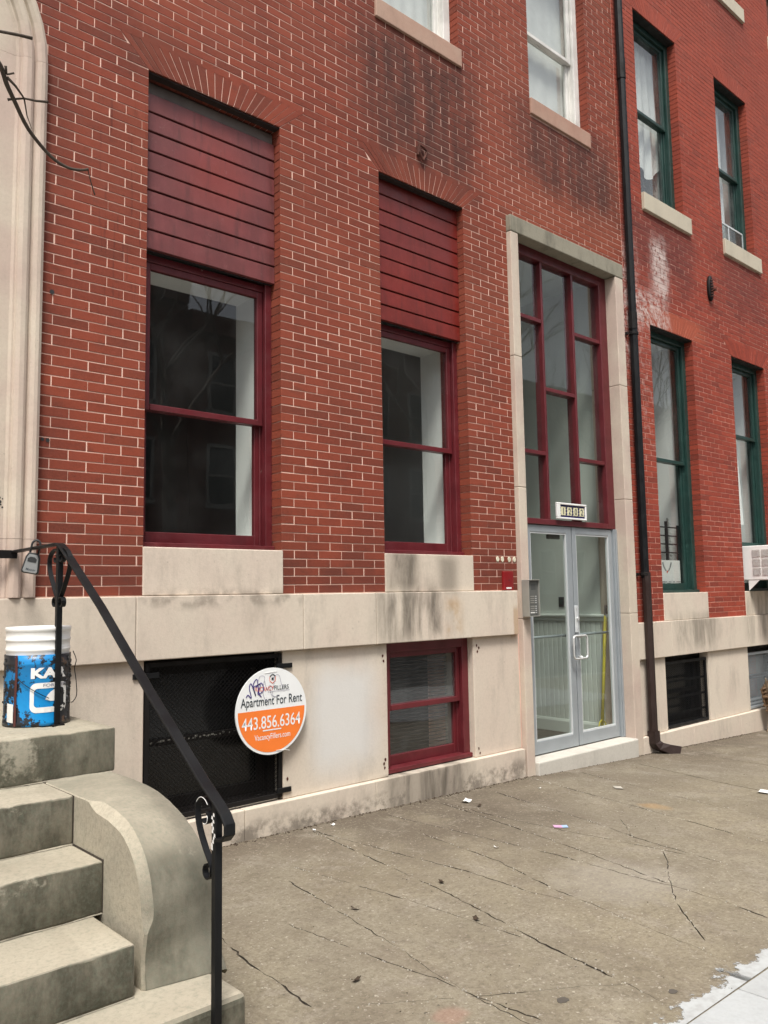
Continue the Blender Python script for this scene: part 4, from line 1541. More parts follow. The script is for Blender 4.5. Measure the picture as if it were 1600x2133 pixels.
# ------------------------------------------------------------------ basement guards, wire mesh
def wire_mesh(bm, x0, x1, z0, z1, y, cw, chh, w=0.0032):
    """expanded metal: zigzag strands forming diamonds"""
    nx = max(2, int(round((x1 - x0) / cw)))
    nz = max(2, int(round((z1 - z0) / chh)))
    cw, chh = (x1 - x0) / nx, (z1 - z0) / nz
    for i in range(nx):
        for s in (0, 1):
            pts = []
            for j in range(nz * 2 + 1):
                off = (j + s) % 2
                pts.append((x0 + (i + .5) * cw + (off - .5) * cw * .97, y + (0.0015 if off else -0.0015), z0 + j * chh / 2))
            band(bm, pts, (0, 1, 0), 0.003, w)


def guard(name, label, x0, x1, z0, z1, y, mesh_c, group, bars=None, frame=0.030, mat='ironrust', brackets=()):
    g = thing(name, label, 'window guard', ((x0 + x1) / 2, y, z0), group)
    bm = bm_new()
    bx(bm, x0, x0 + frame, y - .012, y + .012, z0, z1)
    bx(bm, x1 - frame, x1, y - .012, y + .012, z0, z1)
    bx(bm, x0 + frame + .0005, x1 - frame - .0005, y - .012, y + .012, z0, z0 + frame)
    bx(bm, x0 + frame + .0005, x1 - frame - .0005, y - .012, y + .012, z1 - frame, z1)
    obj('frame', bm, mat, g, bevel=.002)
    bm = bm_new()
    wire_mesh(bm, x0 + frame, x1 - frame, z0 + frame, z1 - frame, y, *mesh_c)
    obj('wire_mesh', bm, mat, g, kind='stuff')
    for a, b, zc in brackets:
        bm = bm_new()
        bx(bm, a, b, y - .030, y - .0125, zc - .016, zc + .016)
        obj('bracket', bm, 'iron', g, bevel=.002)
    for zc in (bars or ()):
        bm = bm_new()
        bx(bm, x0 + frame, x1 - frame, y + .005, y + .011, zc - .012, zc + .012)
        obj('crossbar', bm, mat, g, bevel=.001)
    return g


guard('window_guard', 'black iron mesh guard over the basement window behind the round rental sign', 2.345, 3.349, 0.246, 1.205, 0.012, (0.030, 0.055), 'mesh guards over basement windows', brackets=((2.262, 2.43, 1.128), (3.30, 3.425, 1.120), (3.30, 3.412, 0.292)))
bm = bm_new()
rr = random.Random(14)
for k in range(46):
    x = rr.choice([rr.uniform(2.42, 3.05), rr.uniform(2.45, 2.95), rr.uniform(2.72, 3.02)])
    zz = rr.choice([.703, .708, .712]) if k < 32 else .262
    if k >= 32:
        x = rr.uniform(2.70, 3.28)
    w_, h_ = rr.uniform(.006, .022), rr.uniform(.004, .012)
    quad(bm, (x, .083, zz), (x + w_, .083, zz + rr.uniform(-.002, .002)), (x + w_, .083, zz + h_), (x, .083, zz + h_))
obj('paint_flakes', bm, 'intercom', house, kind='stuff')
guard('window_guard', 'dark mesh guard with cross bars over the basement window just right of the downspout', 8.426, 9.384, 0.088, 0.800, 0.030, (0.036, 0.050), 'mesh guards over basement windows', bars=(0.23, 0.40, 0.58), mat='iron')
guard('window_guard', 'pale grey diamond mesh guard over the basement window behind the wicker chair', 10.43, 11.395, 0.090, 0.780, 0.030, (0.040, 0.070), 'mesh guards over basement windows', bars=(0.15, 0.20), mat='alu')

# ------------------------------------------------------------------ blinds, curtains and things behind the windows
b = thing('window_blind', 'slatted blind hanging inside the maroon basement window', 'blind', (4.81, .25, .3))
for k in range(28):
    bm = bm_new()
    zz = 0.32 + k * 0.030
    sag = 0.010 * math.sin(k * .8)
    v = bx(bm, 4.40, 5.22, 0.225, 0.247, zz, zz + .0015)
    for q in v:
        if q.co.y < .235:
            q.co.z += 0.012
        q.co.z += sag * (q.co.x - 4.8)
    obj('slat', bm, 'blind', b)


def curtain(label, x0, x1, z0, z1, y, amp=0.018, waves=6, hem=None, mat='curtain', drape=None):
    bm = bm_new()
    nx, nz = 60, 14
    rows = []
    for j in range(nz + 1):
        row = []
        for i in range(nx + 1):
            u, v_ = i / nx, j / nz
            zb = z0 + (hem(u) if hem else 0)
            zz = zb + (z1 - zb) * v_
            xx = x0 + (x1 - x0) * u
            if drape:
                xx += drape(u, v_)
            yy = y + amp * math.sin(u * waves * 2 * math.pi + 1.3 * math.sin(v_ * 3 + u * 5)) * (0.5 + 0.5 * (1 - v_))
            row.append(bm.verts.new((xx, yy, zz)))
        rows.append(row)
    for j in range(nz):
        for i in range(nx):
            bm.faces.new([rows[j][i], rows[j][i + 1], rows[j + 1][i + 1], rows[j + 1][i]])
    o = obj('curtain', bm, mat, smooth=True)
    tag(o, label, 'curtain', 'curtains inside the upper windows')
    return o


curtain('white sheer curtain behind the first white framed upstairs window', U1[0] + .06, U1[1] - .06, 6.53, 8.4, 0.262, .005, 7)
curtain('grey white sheer curtain, extended upward in place of reflected sky, in the white framed upstairs window nearer the downspout', U2[0] + .06, U2[1] - .06, 6.50, 8.38, 0.262, .0035, 5)  # real below; upper half is pale cloth imitating the sky's reflection
curtain('draped white curtain filling the green upstairs window nearest the downspout', UB1[0] + .05, UB1[1] - .05, 6.75, 8.36, 0.275, .022, 5, hem=lambda u: .16 * math.sin(u * 7) * u)
curtain('plain white curtain in the green upstairs window farther from the downspout', UB2[0] + .05, UB2[1] - .30, 6.25, 8.36, 0.262, .010, 3)
curtain('narrow white curtain gathered at the left of the window with the air conditioner', LW2[0] + .04, LW2[0] + .62, 2.2, 3.62, 0.262, .020, 4, hem=lambda u: .25 * u)
bm = bm_new()
for i in range(9):
    for j in range(6):
        pass
rows = []
for j in range(9):
    rows.append([bm.verts.new((8.46 + .052 * i, 0.30 + .025 * math.sin(i * 1.1 + j * .7), 6.20 + .085 * j - .02 * abs(i - 4))) for i in range(9)])
for j in range(8):
    for i in range(8):
        bm.faces.new([rows[j][i], rows[j][i + 1], rows[j + 1][i + 1], rows[j + 1][i]])
tag(obj('blue_cloth', bm, 'bluecloth', smooth=True), 'crumpled blue cloth low in the green upstairs window nearest the downspout', 'cloth')
# patterned screen beside it
bm = bm_new()
rr = random.Random(4)
for k in range(170):
    x = 8.92 + rr.random() * .38
    zz = 6.20 + rr.random() * .62
    a = rr.random() * 3.14
    l = rr.uniform(.014, .03)
    c_, s_ = math.cos(a) * l, math.sin(a) * l
    y = .315 + rr.uniform(-.012, .012)
    quad(bm, (x - c_ - s_ * .3, y, zz - s_ + c_ * .3), (x + c_ - s_ * .3, y, zz + s_ + c_ * .3), (x + c_ + s_ * .3, y, zz + s_ - c_ * .3), (x - c_ + s_ * .3, y, zz - s_ - c_ * .3))
o = obj('leafy_ornament', bm, 'foil')
tag(o, 'dark speckled leafy ornament standing low in the curtained green window', 'ornament')

# small foil tree, bar rack and notice in the lower green window
bm = bm_new()
rr = random.Random(9)
for k in range(150):
    h = rr.random() ** 1.3
    a = rr.random() * 6.283
    r_ = .17 * (1 - h) * rr.uniform(.5, 1)
    c = Vector((9.24 + r_ * .75 * math.cos(a), .345 + r_ * .5 * math.sin(a), 1.95 + h * .50))
    d = Vector((math.cos(a) * .04, math.sin(a) * .04, -.016))
    w = Vector((-math.sin(a), math.cos(a), 0)) * .008
    quad(bm, c - w, c + w, c + d + w * .4, c + d - w * .4)
tube(bm, [(9.24, .345, 1.6), (9.24, .345, 2.45)], .012, 6)
tag(obj('foil_tree', bm, 'foil'), 'small silver tree standing inside the lower green window', 'ornament')
g = thing('bar_rack', 'black rack of thin bars standing inside the lower green window', 'rack', (8.95, .36, 1.6))
for x in (8.76, 9.08, 9.352):
    bm = bm_new()
    bx(bm, x, x + .036, .275, .295, 1.60, 2.40 if x < 9.2 else 2.36)
    obj('upright', bm, 'iron', g)
for zz in (2.02, 2.12, 2.22, 2.32):
    bm = bm_new()
    bx(bm, 8.50, 9.38, .265, .274, zz, zz + .014)
    obj('bar', bm, 'iron', g)
nt = thing('window_notice', 'white paper notice with a small sprig emblem at the bottom of the lower green window', 'notice', (8.8, .235, 1.66))
bm = bm_new()
bx(bm, 8.74, 9.302, .2415, .2425, 1.668, 1.935)
obj('sheet', bm, 'paper', nt)
bm = bm_new()
cx, cz = 9.000, 1.800
for s in (-1, 1):
    path = [(cx + s * (.02 + .075 * math.sin(t * 1.4)), cz + .10 * t) for t in [k / 8 for k in range(9)]]
    stroke(bm, path, .004, .2408)
    for t in range(1, 9):
        p = path[t]
        for q in (-1, 1):
            stroke(bm, [p, (p[0] + q * .014, p[1] + .010)], .008, .2406)
obj('sprig_print', bm, 'ink', nt)
bm = bm_new()
stroke(bm, [(cx - .012, cz - .012), (cx + .012, cz + .012)], .022, .2407)
obj('red_print', bm, 'orangeink', nt)
bm = bm_new()
x = 8.78
rr = random.Random(8)
while x < 9.28:
    l = rr.uniform(.012, .03)
    stroke(bm, [(x, 1.682), (x + l, 1.682)], .009, .2407)
    x += l + (.006 if rr.random() < .8 else .04)
obj('line_print', bm, 'ink', nt)

# ------------------------------------------------------------------ window air conditioner
ac = thing('air_conditioner', 'white window air conditioner with louvred side jutting from the lower right window', 'air conditioner', (10.8, 0, 1.7))
bm = bm_new()
bx(bm, 10.55, 11.25, -0.46, 0.26, 1.695, 2.128)
obj('casing', bm, 'white', ac, bevel=.008, seg=2)
for col in range(3):
    for row in range(3):
        y0 = -0.075 - .118 * col
        z0 = 1.755 + .115 * row
        bm = bm_new()
        bx(bm, 10.547, 10.5495, y0 - .098, y0, z0, z0 + .088)
        lv = obj('louvre_panel', bm, 'intercom', ac)
        bm = bm_new()
        for k in range(9):
            bx(bm, 10.541, 10.5465, y0 - .096, y0 - .002, z0 + .004 + k * .0092, z0 + .008 + k * .0092)
        obj('louvre', bm, 'white', lv)
bm = bm_new()
prism(bm, [(-.01, 1.693), (-.15, 1.693), (-.01, 1.56)], 'x', 10.555, 10.562)
obj('bracket', bm, 'white', ac)
bm = bm_new()
prism(bm, [(-.01, 1.693), (-.15, 1.693), (-.01, 1.56)], 'x', 11.2, 11.207)
obj('bracket', bm, 'white', ac)
bm = bm_new()
bx(bm, 10.53, 11.355, 0.13, 0.20, 2.13, 2.19)
obj('filler_rail', bm, 'greenpaint', ac)
# folding screen in the upper green window
fs = thing('window_screen', 'folding insect screen wedged under the upper green window farther from the downspout', 'window screen', (10.8, .1, 6.17))
bm = bm_new()
for q in ((10.49, 11.30, 6.175, 6.195), (10.49, 11.30, 6.50, 6.52), (11.28, 11.30, 6.196, 6.499), (10.86, 10.875, 6.196, 6.499)):
    bx(bm, q[0], q[1], .118, .132, q[2], q[3])
obj('frame', bm, 'alubright', fs)
bm = bm_new()
quad(bm, (10.49, .126, 6.196), (11.28, .126, 6.196), (11.28, .126, 6.50), (10.49, .126, 6.50))
obj('gauze', bm, mat_glass('gauze', (0.45, 0.47, 0.46), 1.1, .2), fs)

# ------------------------------------------------------------------ downspout
ds = thing('downspout', 'tall black downspout on the seam between the two brick fronts, brown at its foot', 'downspout', (7.985, -.06, 0))


def pipe(bm, x, y, w, d, za, zb):
    r = .4
    poly = [(x - w / 2, y - d / 2 * r), (x - w / 2 * r, y - d / 2), (x + w / 2 * r, y - d / 2), (x + w / 2, y - d / 2 * r), (x + w / 2, y + d / 2 * r), (x + w / 2 * r, y + d / 2), (x - w / 2 * r, y + d / 2), (x - w / 2, y + d / 2 * r)]
    prism(bm, poly, 'z', za, zb)


bm = bm_new()
pipe(bm, 7.985, -.062, .088, .080, 7.42, 12.5)
obj('pipe', bm, 'iron', ds)
bm = bm_new()
pipe(bm, 7.985, -.062, .098, .088, 7.32, 7.56)
obj('pipe_sleeve', bm, 'ironrust', ds)
bm = bm_new()
pipe(bm, 7.985, -.062, .094, .085, 4.43, 4.62)
obj('pipe_sleeve', bm, 'ironrust', ds)
bm = bm_new()
pipe(bm, 7.985, -.062, .084, .076, 4.42, 7.45)
obj('pipe', bm, 'iron', ds)
bm = bm_new()
pipe(bm, 7.988, -.062, .088, .080, 1.72, 4.45)
obj('pipe', bm, 'iron', ds)
bm = bm_new()
pipe(bm, 7.993, -.072, .094, .084, 0.10, 1.78)
obj('pipe', bm, 'brownpaint', ds)
bm = bm_new()
rings = []
for (x, y, z, tx, tz) in ((7.993, -.072, .13, 1, 0), (7.993, -.076, .02, 1, .25), (8.02, -.10, -.020, .80, .60), (8.10, -.15, -.055, .5, .85), (8.20, -.21, -.080, .5, .9)):
    w, d = .050, .046
    rings.append([bm.verts.new((x + sx * w * tx + .0 * sy, y + sy * d, z + sx * w * tz)) for sx, sy in ((-1, -1), (1, -1), (1, 1), (-1, 1))])
for i in range(len(rings) - 1):
    for k in range(4):
        bm.faces.new([rings[i][k], rings[i][(k + 1) % 4], rings[i + 1][(k + 1) % 4], rings[i + 1][k]])
obj('elbow', bm, 'brownpaint', ds, bevel=.004)
for zz in (4.38, 1.76):
    bm = bm_new()
    pipe(bm, 7.988, -.062, .108, .096, zz - .016, zz + .016)
    bx(bm, 7.905, 7.940, -.030, .0, zz - .014, zz + .014)
    bx(bm, 8.036, 8.068, -.030, .0, zz - .014, zz + .014)
    obj('strap', bm, 'ironrust', ds, bevel=.003)

# ------------------------------------------------------------------ wall fittings
pl_ = thing('house_number_plate', 'white framed tile plate reading 1202 over the entrance doors', 'number plate', (6.93, .05, 2.25))
bm = bm_new()
PX0, PX1, PZ0, PZ1, PY = 6.632, 7.120, 2.296, 2.456, 0.045
for q in ((PX0, PX1, PZ0, PZ0 + .018), (PX0, PX1, PZ1 - .018, PZ1), (PX0, PX0 + .05, PZ0 + .0185, PZ1 - .0185), (PX1 - .018, PX1, PZ0 + .0185, PZ1 - .0185)):
    bx(bm, q[0], q[1], PY, PY + .028, q[2], q[3])
obj('frame', bm, 'white', pl_, bevel=.004)
bm = bm_new()
bx(bm, PX0 + .051, PX1 - .019, PY + .014, PY + .026, PZ0 + .019, PZ1 - .019)
obj('backing', bm, 'navy', pl_)
tw_ = (PX1 - PX0 - .075) / 4
for i, ch in enumerate('1202'):
    cx = PX0 + .054 + tw_ * (i + .5)
    bm = bm_new()
    cz = (PZ0 + PZ1) / 2
    pts = []
    hw, hh = tw_ * .40, .044
    for k in range(6):
        pts.append((cx - hw + 2 * hw * k / 6, cz - hh + (.010 if k % 2 else 0)))
    for k in range(6):
        pts.append((cx + hw - (.008 if k % 2 else 0), cz - hh + 2 * hh * k / 6))
    for k in range(6):
        pts.append((cx + hw - 2 * hw * k / 6, cz + hh - (.010 if k % 2 else 0)))
    for k in range(6):
        pts.append((cx - hw + (.008 if k % 2 else 0), cz + hh - 2 * hh * k / 6))
    prism(bm, pts, 'y', PY + .009, PY + .0138)
    obj('number_tile', bm, 'cream', pl_)
    wall_text(ch, cx, PY + .0082, cz, 'ink', pl_, height=.062, name='numeral', bold=.022)

ic = thing('intercom_panel', 'grey metal intercom box with buttons on the left stone jamb of the entrance', 'intercom', (6.0, -.05, 1.37))
bm = bm_new()
for q in ((5.918, 5.924, -.132, -.052, 1.375, 1.702), (6.066, 6.072, -.132, -.052, 1.375, 1.702), (5.9245, 6.0655, -.140, -.052, 1.696, 1.703), (5.9245, 6.0655, -.132, -.052, 1.375, 1.381), (5.9245, 6.0655, -.062, -.052, 1.382, 1.695)):
    bx(bm, *q)
obj('hood', bm, 'intercom', ic, bevel=.0015)
bm = bm_new()
bx(bm, 5.926, 6.064, -.118, -.0625, 1.383, 1.6945)
obj('face_plate', bm, 'intercomface', ic, bevel=.002)
bm = bm_new()
for k in range(5):
    bx(bm, 5.965, 6.03, -.1188, -.118, 1.615 + k * .010, 1.618 + k * .010)
obj('speaker_slot', bm, 'rubber', ic)
for k in range(8):
    zz = 1.405 + k * .0185 + (.014 if k > 3 else 0)
    bm = bm_new()
    bx(bm, 5.950, 6.006, -.1215, -.1185, zz, zz + .010)
    obj('name_slot', bm, 'white' if k == 0 else 'intercom', ic)
    bm = bm_new()
    bx(bm, 6.018, 6.034, -.124, -.1185, zz, zz + .010)
    obj('button', bm, 'steel', ic)

rb = thing('fire_box', 'small dark red metal box on the brick beside the entrance jamb', 'metal box', (5.77, 0, 1.61))
bm = bm_new()
bx(bm, 5.706, 5.838, -.028, -.001, 1.612, 1.778)
obj('case', bm, 'redbox', rb, bevel=.003)
bm = bm_new()
bx(bm, 5.735, 5.805, -.0295, -.0282, 1.624, 1.638)
obj('paper_label', bm, 'white', rb)
bm = bm_new()
tube(bm, [(5.775, -.028, 1.700), (5.775, -.0295, 1.700)], .006, 10)
obj('keyhole', bm, 'rubber', rb)
for i, x in enumerate((5.657, 5.721, 5.815, 5.888)):
    bm = bm_new()
    n_ = 14
    v = [(x + .021 * math.cos(t) * random.uniform(.85, 1.1), 1.886 + .026 * math.sin(t) * random.uniform(.85, 1.1)) for t in [k * 2 * math.pi / n_ for k in range(n_)]]
    prism(bm, v, 'y', -.007, 0.001)
    o = obj('adhesive_dab', bm, 'puttygray', bevel=.002)
    tag(o, ('leftmost', 'second from left', 'third from left', 'rightmost')[i] + ' of four pale round glue dabs on the brick above the red box', 'glue dab', 'glue dabs above the red box')

# wall anchors
bm = bm_new()
cx, cz = 4.815, 5.325
ring = [(cx - .045, cz + .060), (cx - .040, cz - .010), (cx, cz - .068), (cx + .030, cz - .015), (cx + .050, cz + .030), (cx + .010, cz + .052)]
for i in range(len(ring)):
    a, b_ = ring[i], ring[(i + 1) % len(ring)]
    tube(bm, [(a[0], -.022, a[1]), (b_[0], -.022, b_[1])], .010, 6)
tube(bm, [(cx - .05, -.012, cz + .045), (cx - .05, -.012, cz - .03)], .012, 6)
tag(obj('anchor_plate', bm, 'rust'), 'rusty D shaped iron bracket on the sooty brick above the right boarded window', 'wall anchor', 'iron wall anchors')
at = thing('anchor_plate', 'dark oval cast iron wall anchor on the bright red brick', 'wall anchor', (9.935, -.02, 5.37), 'iron wall anchors')
bm = bm_new()
pts = [(9.935 + .060 * math.cos(t), 5.370 + .165 * math.sin(t)) for t in [k * math.pi / 12 for k in range(24)]]
prism(bm, pts, 'y', -.040, .0)
obj('plate', bm, 'ironrust', at, bevel=.010)
bm = bm_new()
for k in range(-3, 4):
    tube(bm, [(9.90, -.046, 5.37 + k * .035 - .012), (9.97, -.046, 5.37 + k * .035 + .012)], .008, 6)
tube(bm, [(9.955, -.030, 5.345), (9.955, -.085, 5.345)], .018, 8)
obj('relief', bm, 'rust', at)

# ------------------------------------------------------------------ round rental sign
SX, SY, SZ, SR = 3.228, -0.052, 0.834, 0.284
sg = thing('rental_sign', 'round white and orange apartment rental sign hung on the basement guard', 'sign', (SX, SY, SZ))


def disc(r, y0, y1, seg=72, clip=None):
    return [(SX + r * math.cos(t), SZ + r * math.sin(t)) for t in [k * 2 * math.pi / seg for k in range(seg)]]


bm = bm_new()
prism(bm, disc(SR, 0, 0), 'y', SY - .004, SY + .004)
obj('board', bm, 'signwhite', sg)
rr_ = SR - .017
zc = SZ + 0.012
t0 = math.asin((zc - SZ) / rr_)
pts = [(SX + rr_ * math.cos(t), SZ + rr_ * math.sin(t)) for t in [math.pi - t0 + (math.pi + 2 * t0) * k / 48 for k in range(49)]]
bm = bm_new()
bm.faces.new([bm.verts.new((p[0], SY - .0052, p[1])) for p in pts])
obj('orange_field', bm, 'orange', sg)
yT = SY - .0062
wall_text('Apartment For Rent', SX, yT, SZ + .062, 'ink', sg, width=.492, height=.078)
wall_text('443.856.6364', SX - .004, yT, SZ - .068, 'signwhite', sg, width=.468, height=.082)
wall_text('VacancyFillers.com', SX + .003, yT, SZ - .168, 'signwhite', sg, width=.285, height=.048)
wall_text('VACANCY', SX - .062, yT, SZ + .150, 'orangeink', sg, width=.152, height=.030)
wall_text('FILLERS', SX + .076, yT, SZ + .150, 'ink', sg, width=.118, height=.030)
bm = bm_new()
bx(bm, SX - .075, SX + .072, yT - .0004, yT, SZ - .126, SZ - .118)
obj('white_bar', bm, 'signwhite', sg)
bm = bm_new()
bx(bm, SX - .035, SX + .142, yT - .0004, yT, SZ + .1265, SZ + .1285)
obj('thin_rule', bm, 'greymark', sg)
hx = [(SX + .004 + .026 * math.cos(R(90 + 60 * k)), SZ + .212 + .030 * math.sin(R(90 + 60 * k))) for k in range(7)]
bm = bm_new()
stroke(bm, hx[1:6], .005, yT)
obj('hexagon_mark', bm, 'orangeink', sg)
bm = bm_new()
stroke(bm, [hx[1], hx[0], hx[5]], .007, yT - .0003)
bx(bm, SX - .004, SX + .012, yT - .0006, yT, SZ + .204, SZ + .220)
obj('roof_mark', bm, 'ink', sg)
# marker scribble over the print
bm = bm_new()
scr = [(-.205, .105), (-.190, .120), (-.165, .100), (-.180, .165), (-.165, .190), (-.130, .110), (-.150, .180), (-.120, .215), (-.105, .125), (-.085, .100)]
stroke(bm, [(SX + p.x, SZ + p.y) for p in smooth_path([Vector((a, b, 0)) for a, b in scr], 6)], .0065, yT - .0008)
scr = [(-.150, .168), (-.095, .180), (-.115, .120), (-.070, .140), (-.085, .190), (-.130, .165)]
stroke(bm, [(SX + p.x, SZ + p.y) for p in smooth_path([Vector((a, b, 0)) for a, b in scr], 6)], .006, yT - .0009)
obj('marker_scrawl', bm, 'purple', sg)
bm = bm_new()
for scr in ([(-.110, .205), (-.095, .235), (-.060, .225), (-.075, .150), (-.060, .085), (-.030, .070)], [(-.060, .20), (-.040, .140), (-.020, .170), (.010, .150), (.020, .225), (.055, .230), (.075, .170), (.090, .150)], [(-.015, .150), (-.005, .105), (.030, .090)], [(.0, .130), (.012, .090), (.050, .100)]):
    stroke(bm, [(SX + p.x, SZ + p.y) for p in smooth_path([Vector((a, b, 0)) for a, b in scr], 6)], .0026, yT - .0007)
obj('faded_scrawl', bm, 'greymark', sg)
bm = bm_new()
tube(bm, [(SX + .03, SY - .006, SZ - .262), (SX + .09, SY - .010, SZ - .262), (SX + .135, SY - .014, SZ - .274)], .0018, 5)
tube(bm, [(SX - .06, SY - .006, SZ + .252), (SX + .04, SY - .006, SZ + .258)], .0014, 5)
obj('cable_tie', bm, 'white', sg)

# ------------------------------------------------------------------ stoop
st = thing('stone_stoop', 'weathered grey stone stoop of four steps with a rounded cheek block, below the arched doorway', 'stoop', (0.7, -1.0, 0.05))
XL, XR = -0.22, 1.715
rr = random.Random(21)


def step(x0, x1, y0, y1, z0, z1, name='step'):
    from mathutils import noise as mn
    bm = bm_new()
    bx(bm, x0, x1, y0, y1, z0, z1)
    bmesh.ops.subdivide_edges(bm, edges=[e for e in bm.edges if abs((e.verts[0].co - e.verts[1].co).x) > .2], cuts=64)
    bmesh.ops.bevel(bm, geom=[e for e in bm.edges if len(e.link_faces) == 2 and e.calc_face_angle(0) > .6], offset=.010, segments=3, profile=.5, affect='EDGES', clamp_overlap=True)
    for v in bm.verts:
        c = v.co
        edge = max(0, 1 - (abs(c.y - y0) + abs(c.z - z1)) / .03)
        n1 = mn.noise(Vector((c.x * 9, y0 * 7, z1 * 5)))
        n2 = mn.noise(Vector((c.x * 31, y0 * 7, z1 * 5)))
        ch_ = max(0, n1 - .05) * .022 + max(0, n2 - .1) * .014
        v.co += Vector((0, edge * ch_ + n1 * .002, -edge * ch_ * .9 + n1 * .0012))
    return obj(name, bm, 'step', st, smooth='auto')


step(XL, XR, -0.985, -0.005, 0.806, 1.005, 'landing')
step(-0.22 + .33, 1.392, -1.311, -0.2, 0.610, 0.805)
step(-0.22 + .33, 1.392, -1.603, -1.0, 0.418, 0.609)
step(-0.22 + .33, 1.360, -1.948, -1.3, 0.243, 0.417)
bm = bm_new()
v = bx(bm, XL - .10, 1.662, -2.185, -0.06, 0, 1)
for q in v:
    q.co.z = 0.242 if q.co.z > .5 else gz(q.co.x) - .08
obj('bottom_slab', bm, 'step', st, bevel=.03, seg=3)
PLF = [(-.985, .806), (-1.25, .806), (-1.45, .806), (-1.60, .801), (-1.75, .772), (-1.852, .712), (-1.919, .62), (-1.950, .513), (-1.948, .43), (-1.930, .34), (-1.935, .2435)]
PRT = [(-.985, .806), (-1.20, .806), (-1.36, .798), (-1.50, .775), (-1.63, .735), (-1.74, .685), (-1.81, .625), (-1.852, .545), (-1.872, .45), (-1.905, .34), (-1.985, .2435)]
xin, xout = 1.395, 1.712
pl2 = [(v.x, v.y) for v in smooth_path([Vector((p[0], p[1], 0)) for p in PLF], 4)]
pr2 = [(v.x, v.y) for v in smooth_path([Vector((p[0], p[1], 0)) for p in PRT], 4)]


def nrm(pp, i):
    q0, q1 = pp[max(0, i - 1)], pp[min(len(pp) - 1, i + 1)]
    d = Vector((q1[0] - q0[0], q1[1] - q0[1])).normalized()
    return Vector((d.y, -d.x))


for mirror in (False, True):
    bm = bm_new()
    a, b_ = (xin, xout) if not mirror else (XL + .325, XL)
    sg_ = 1 if not mirror else -1
    rings = []
    NP = len(pl2)
    for i in range(NP):
        t = i / (NP - 1)
        ch_ = .031 * min(1, max(0, (t - .20) / .04)) * (1 - .80 * min(1, max(0, (t - .74) / .06))) + .006
        wob = rr.uniform(-.0012, .0012)
        swell = .012 * math.sin(max(0, (t - .55) / .45) * math.pi)
        sec = [(a, ch_), (a + sg_ * .003, ch_ - .003), (a + sg_ * (ch_ - .002), .002), (a + sg_ * (ch_ + .004), 0), (b_ - sg_ * .14, -.004), (b_ - sg_ * .03, 0), (b_ - sg_ * .010, .005), (b_ - sg_ * .001 + sg_ * swell, .022), (b_ + sg_ * swell, .045)]
        ring = []
        for x, dd_ in sec:
            u = min(1, max(0, (x - a) / (b_ - a)))
            p = (pl2[i][0] * (1 - u) + pr2[i][0] * u, pl2[i][1] * (1 - u) + pr2[i][1] * u)
            nn_ = (nrm(pl2, i) * (1 - u) + nrm(pr2, i) * u).normalized()
            ring.append(bm.verts.new((x, p[0] - nn_.x * (dd_ + wob), p[1] - nn_.y * (dd_ + wob))))
        rings.append(ring)
    for i in range(len(rings) - 1):
        for k in range(8):
            bm.faces.new([rings[i][k], rings[i][k + 1], rings[i + 1][k + 1], rings[i + 1][k]])
    c0 = bm.verts.new((a, -0.985, .2435))
    c1 = bm.verts.new((b_, -0.985, .2435))
    bm.faces.new([r_[0] for r_ in rings] + [c0])
    bm.faces.new(([r_[8] for r_ in rings] + [c1])[::-1])
    bm.faces.new([rings[0][0], c0, c1] + rings[0][:0:-1])
    bm.faces.new([rings[-1][k] for k in range(9)] + [c1, c0])
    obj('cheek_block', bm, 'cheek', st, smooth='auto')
for x0, x1, y, z in ((XL + .02, 1.70, -.985, .806), (.12, 1.388, -1.311, .610), (.12, 1.388, -1.603, .418), (.12, 1.355, -1.948, .243)):
    bm = bm_new()
    top_, bot_ = [], []
    nn2 = 60
    for k in range(nn2 + 1):
        x = x0 + (x1 - x0) * k / nn2
        h = .0028 + .0022 * math.sin(k * .37 + z * 40) * math.sin(k * .13 + 1) + rr.uniform(0, .0012)
        top_.append(bm.verts.new((x, y - .003, z + h)))
        bot_.append(bm.verts.new((x, y - .007 - h * .3, z + .0012)))
    for k in range(nn2):
        bm.faces.new([bot_[k], bot_[k + 1], top_[k + 1], top_[k]])
    obj('mortar_joint', bm, 'jointmortar', st)
# dark open joints beside the steps
bm = bm_new()
for x0, x1, y0, y1, z0, z1 in ((1.3925, 1.3945, -1.309, -1.0, .612, .80), (1.3925, 1.3945, -1.60, -1.3, .42, .612)):
    bx(bm, x0, x1, y0, y1, z0, z1)
obj('open_joint', bm, 'crack', st)

# ------------------------------------------------------------------ handrail
hr = thing('handrail', 'black wrought iron handrail with scrolls running down the stone stoop', 'handrail', (1.54, -.72, 1.005))
HX = 1.54
bm = bm_new()
bx(bm, HX - .0135, HX + .0135, -.7335, -.7065, 1.003, 1.855)
obj('post', bm, 'iron', hr, bevel=.002)
bm = bm_new()
bx(bm, HX - .028, HX + .028, -.752, -.688, 1.0055, 1.0105)
obj('base_plate', bm, 'ironrust', hr)
bm = bm_new()
bx(bm, HX - .0445, HX - .0175, -2.2435, -2.2165, gz(1.5) - .02, .905)
obj('post', bm, 'iron', hr, bevel=.002)
bm = bm_new()
rail = [(HX, .0, 1.858), (HX, -.35, 1.862), (HX, -.700, 1.866), (HX, -.735, 1.858), (HX, -.765, 1.842), (HX, -1.2, 1.566), (HX - .018, -1.7, 1.242), (HX - .029, -2.15, .958), (HX - .031, -2.235, .912), (HX - .032, -2.285, .880), (HX - .032, -2.310, .850), (HX - .032, -2.310, .820), (HX - .032, -2.288, .800), (HX - .032, -2.245, .793)]
band(bm, rail, (1, 0, 0), .042, .012)
obj('top_rail', bm, 'iron', hr, bevel=.003)
bm = bm_new()
bx(bm, HX - .105, HX + .012, -.085, -.068, 1.822, 1.866)
obj('wall_bracket', bm, 'ironrust', hr)
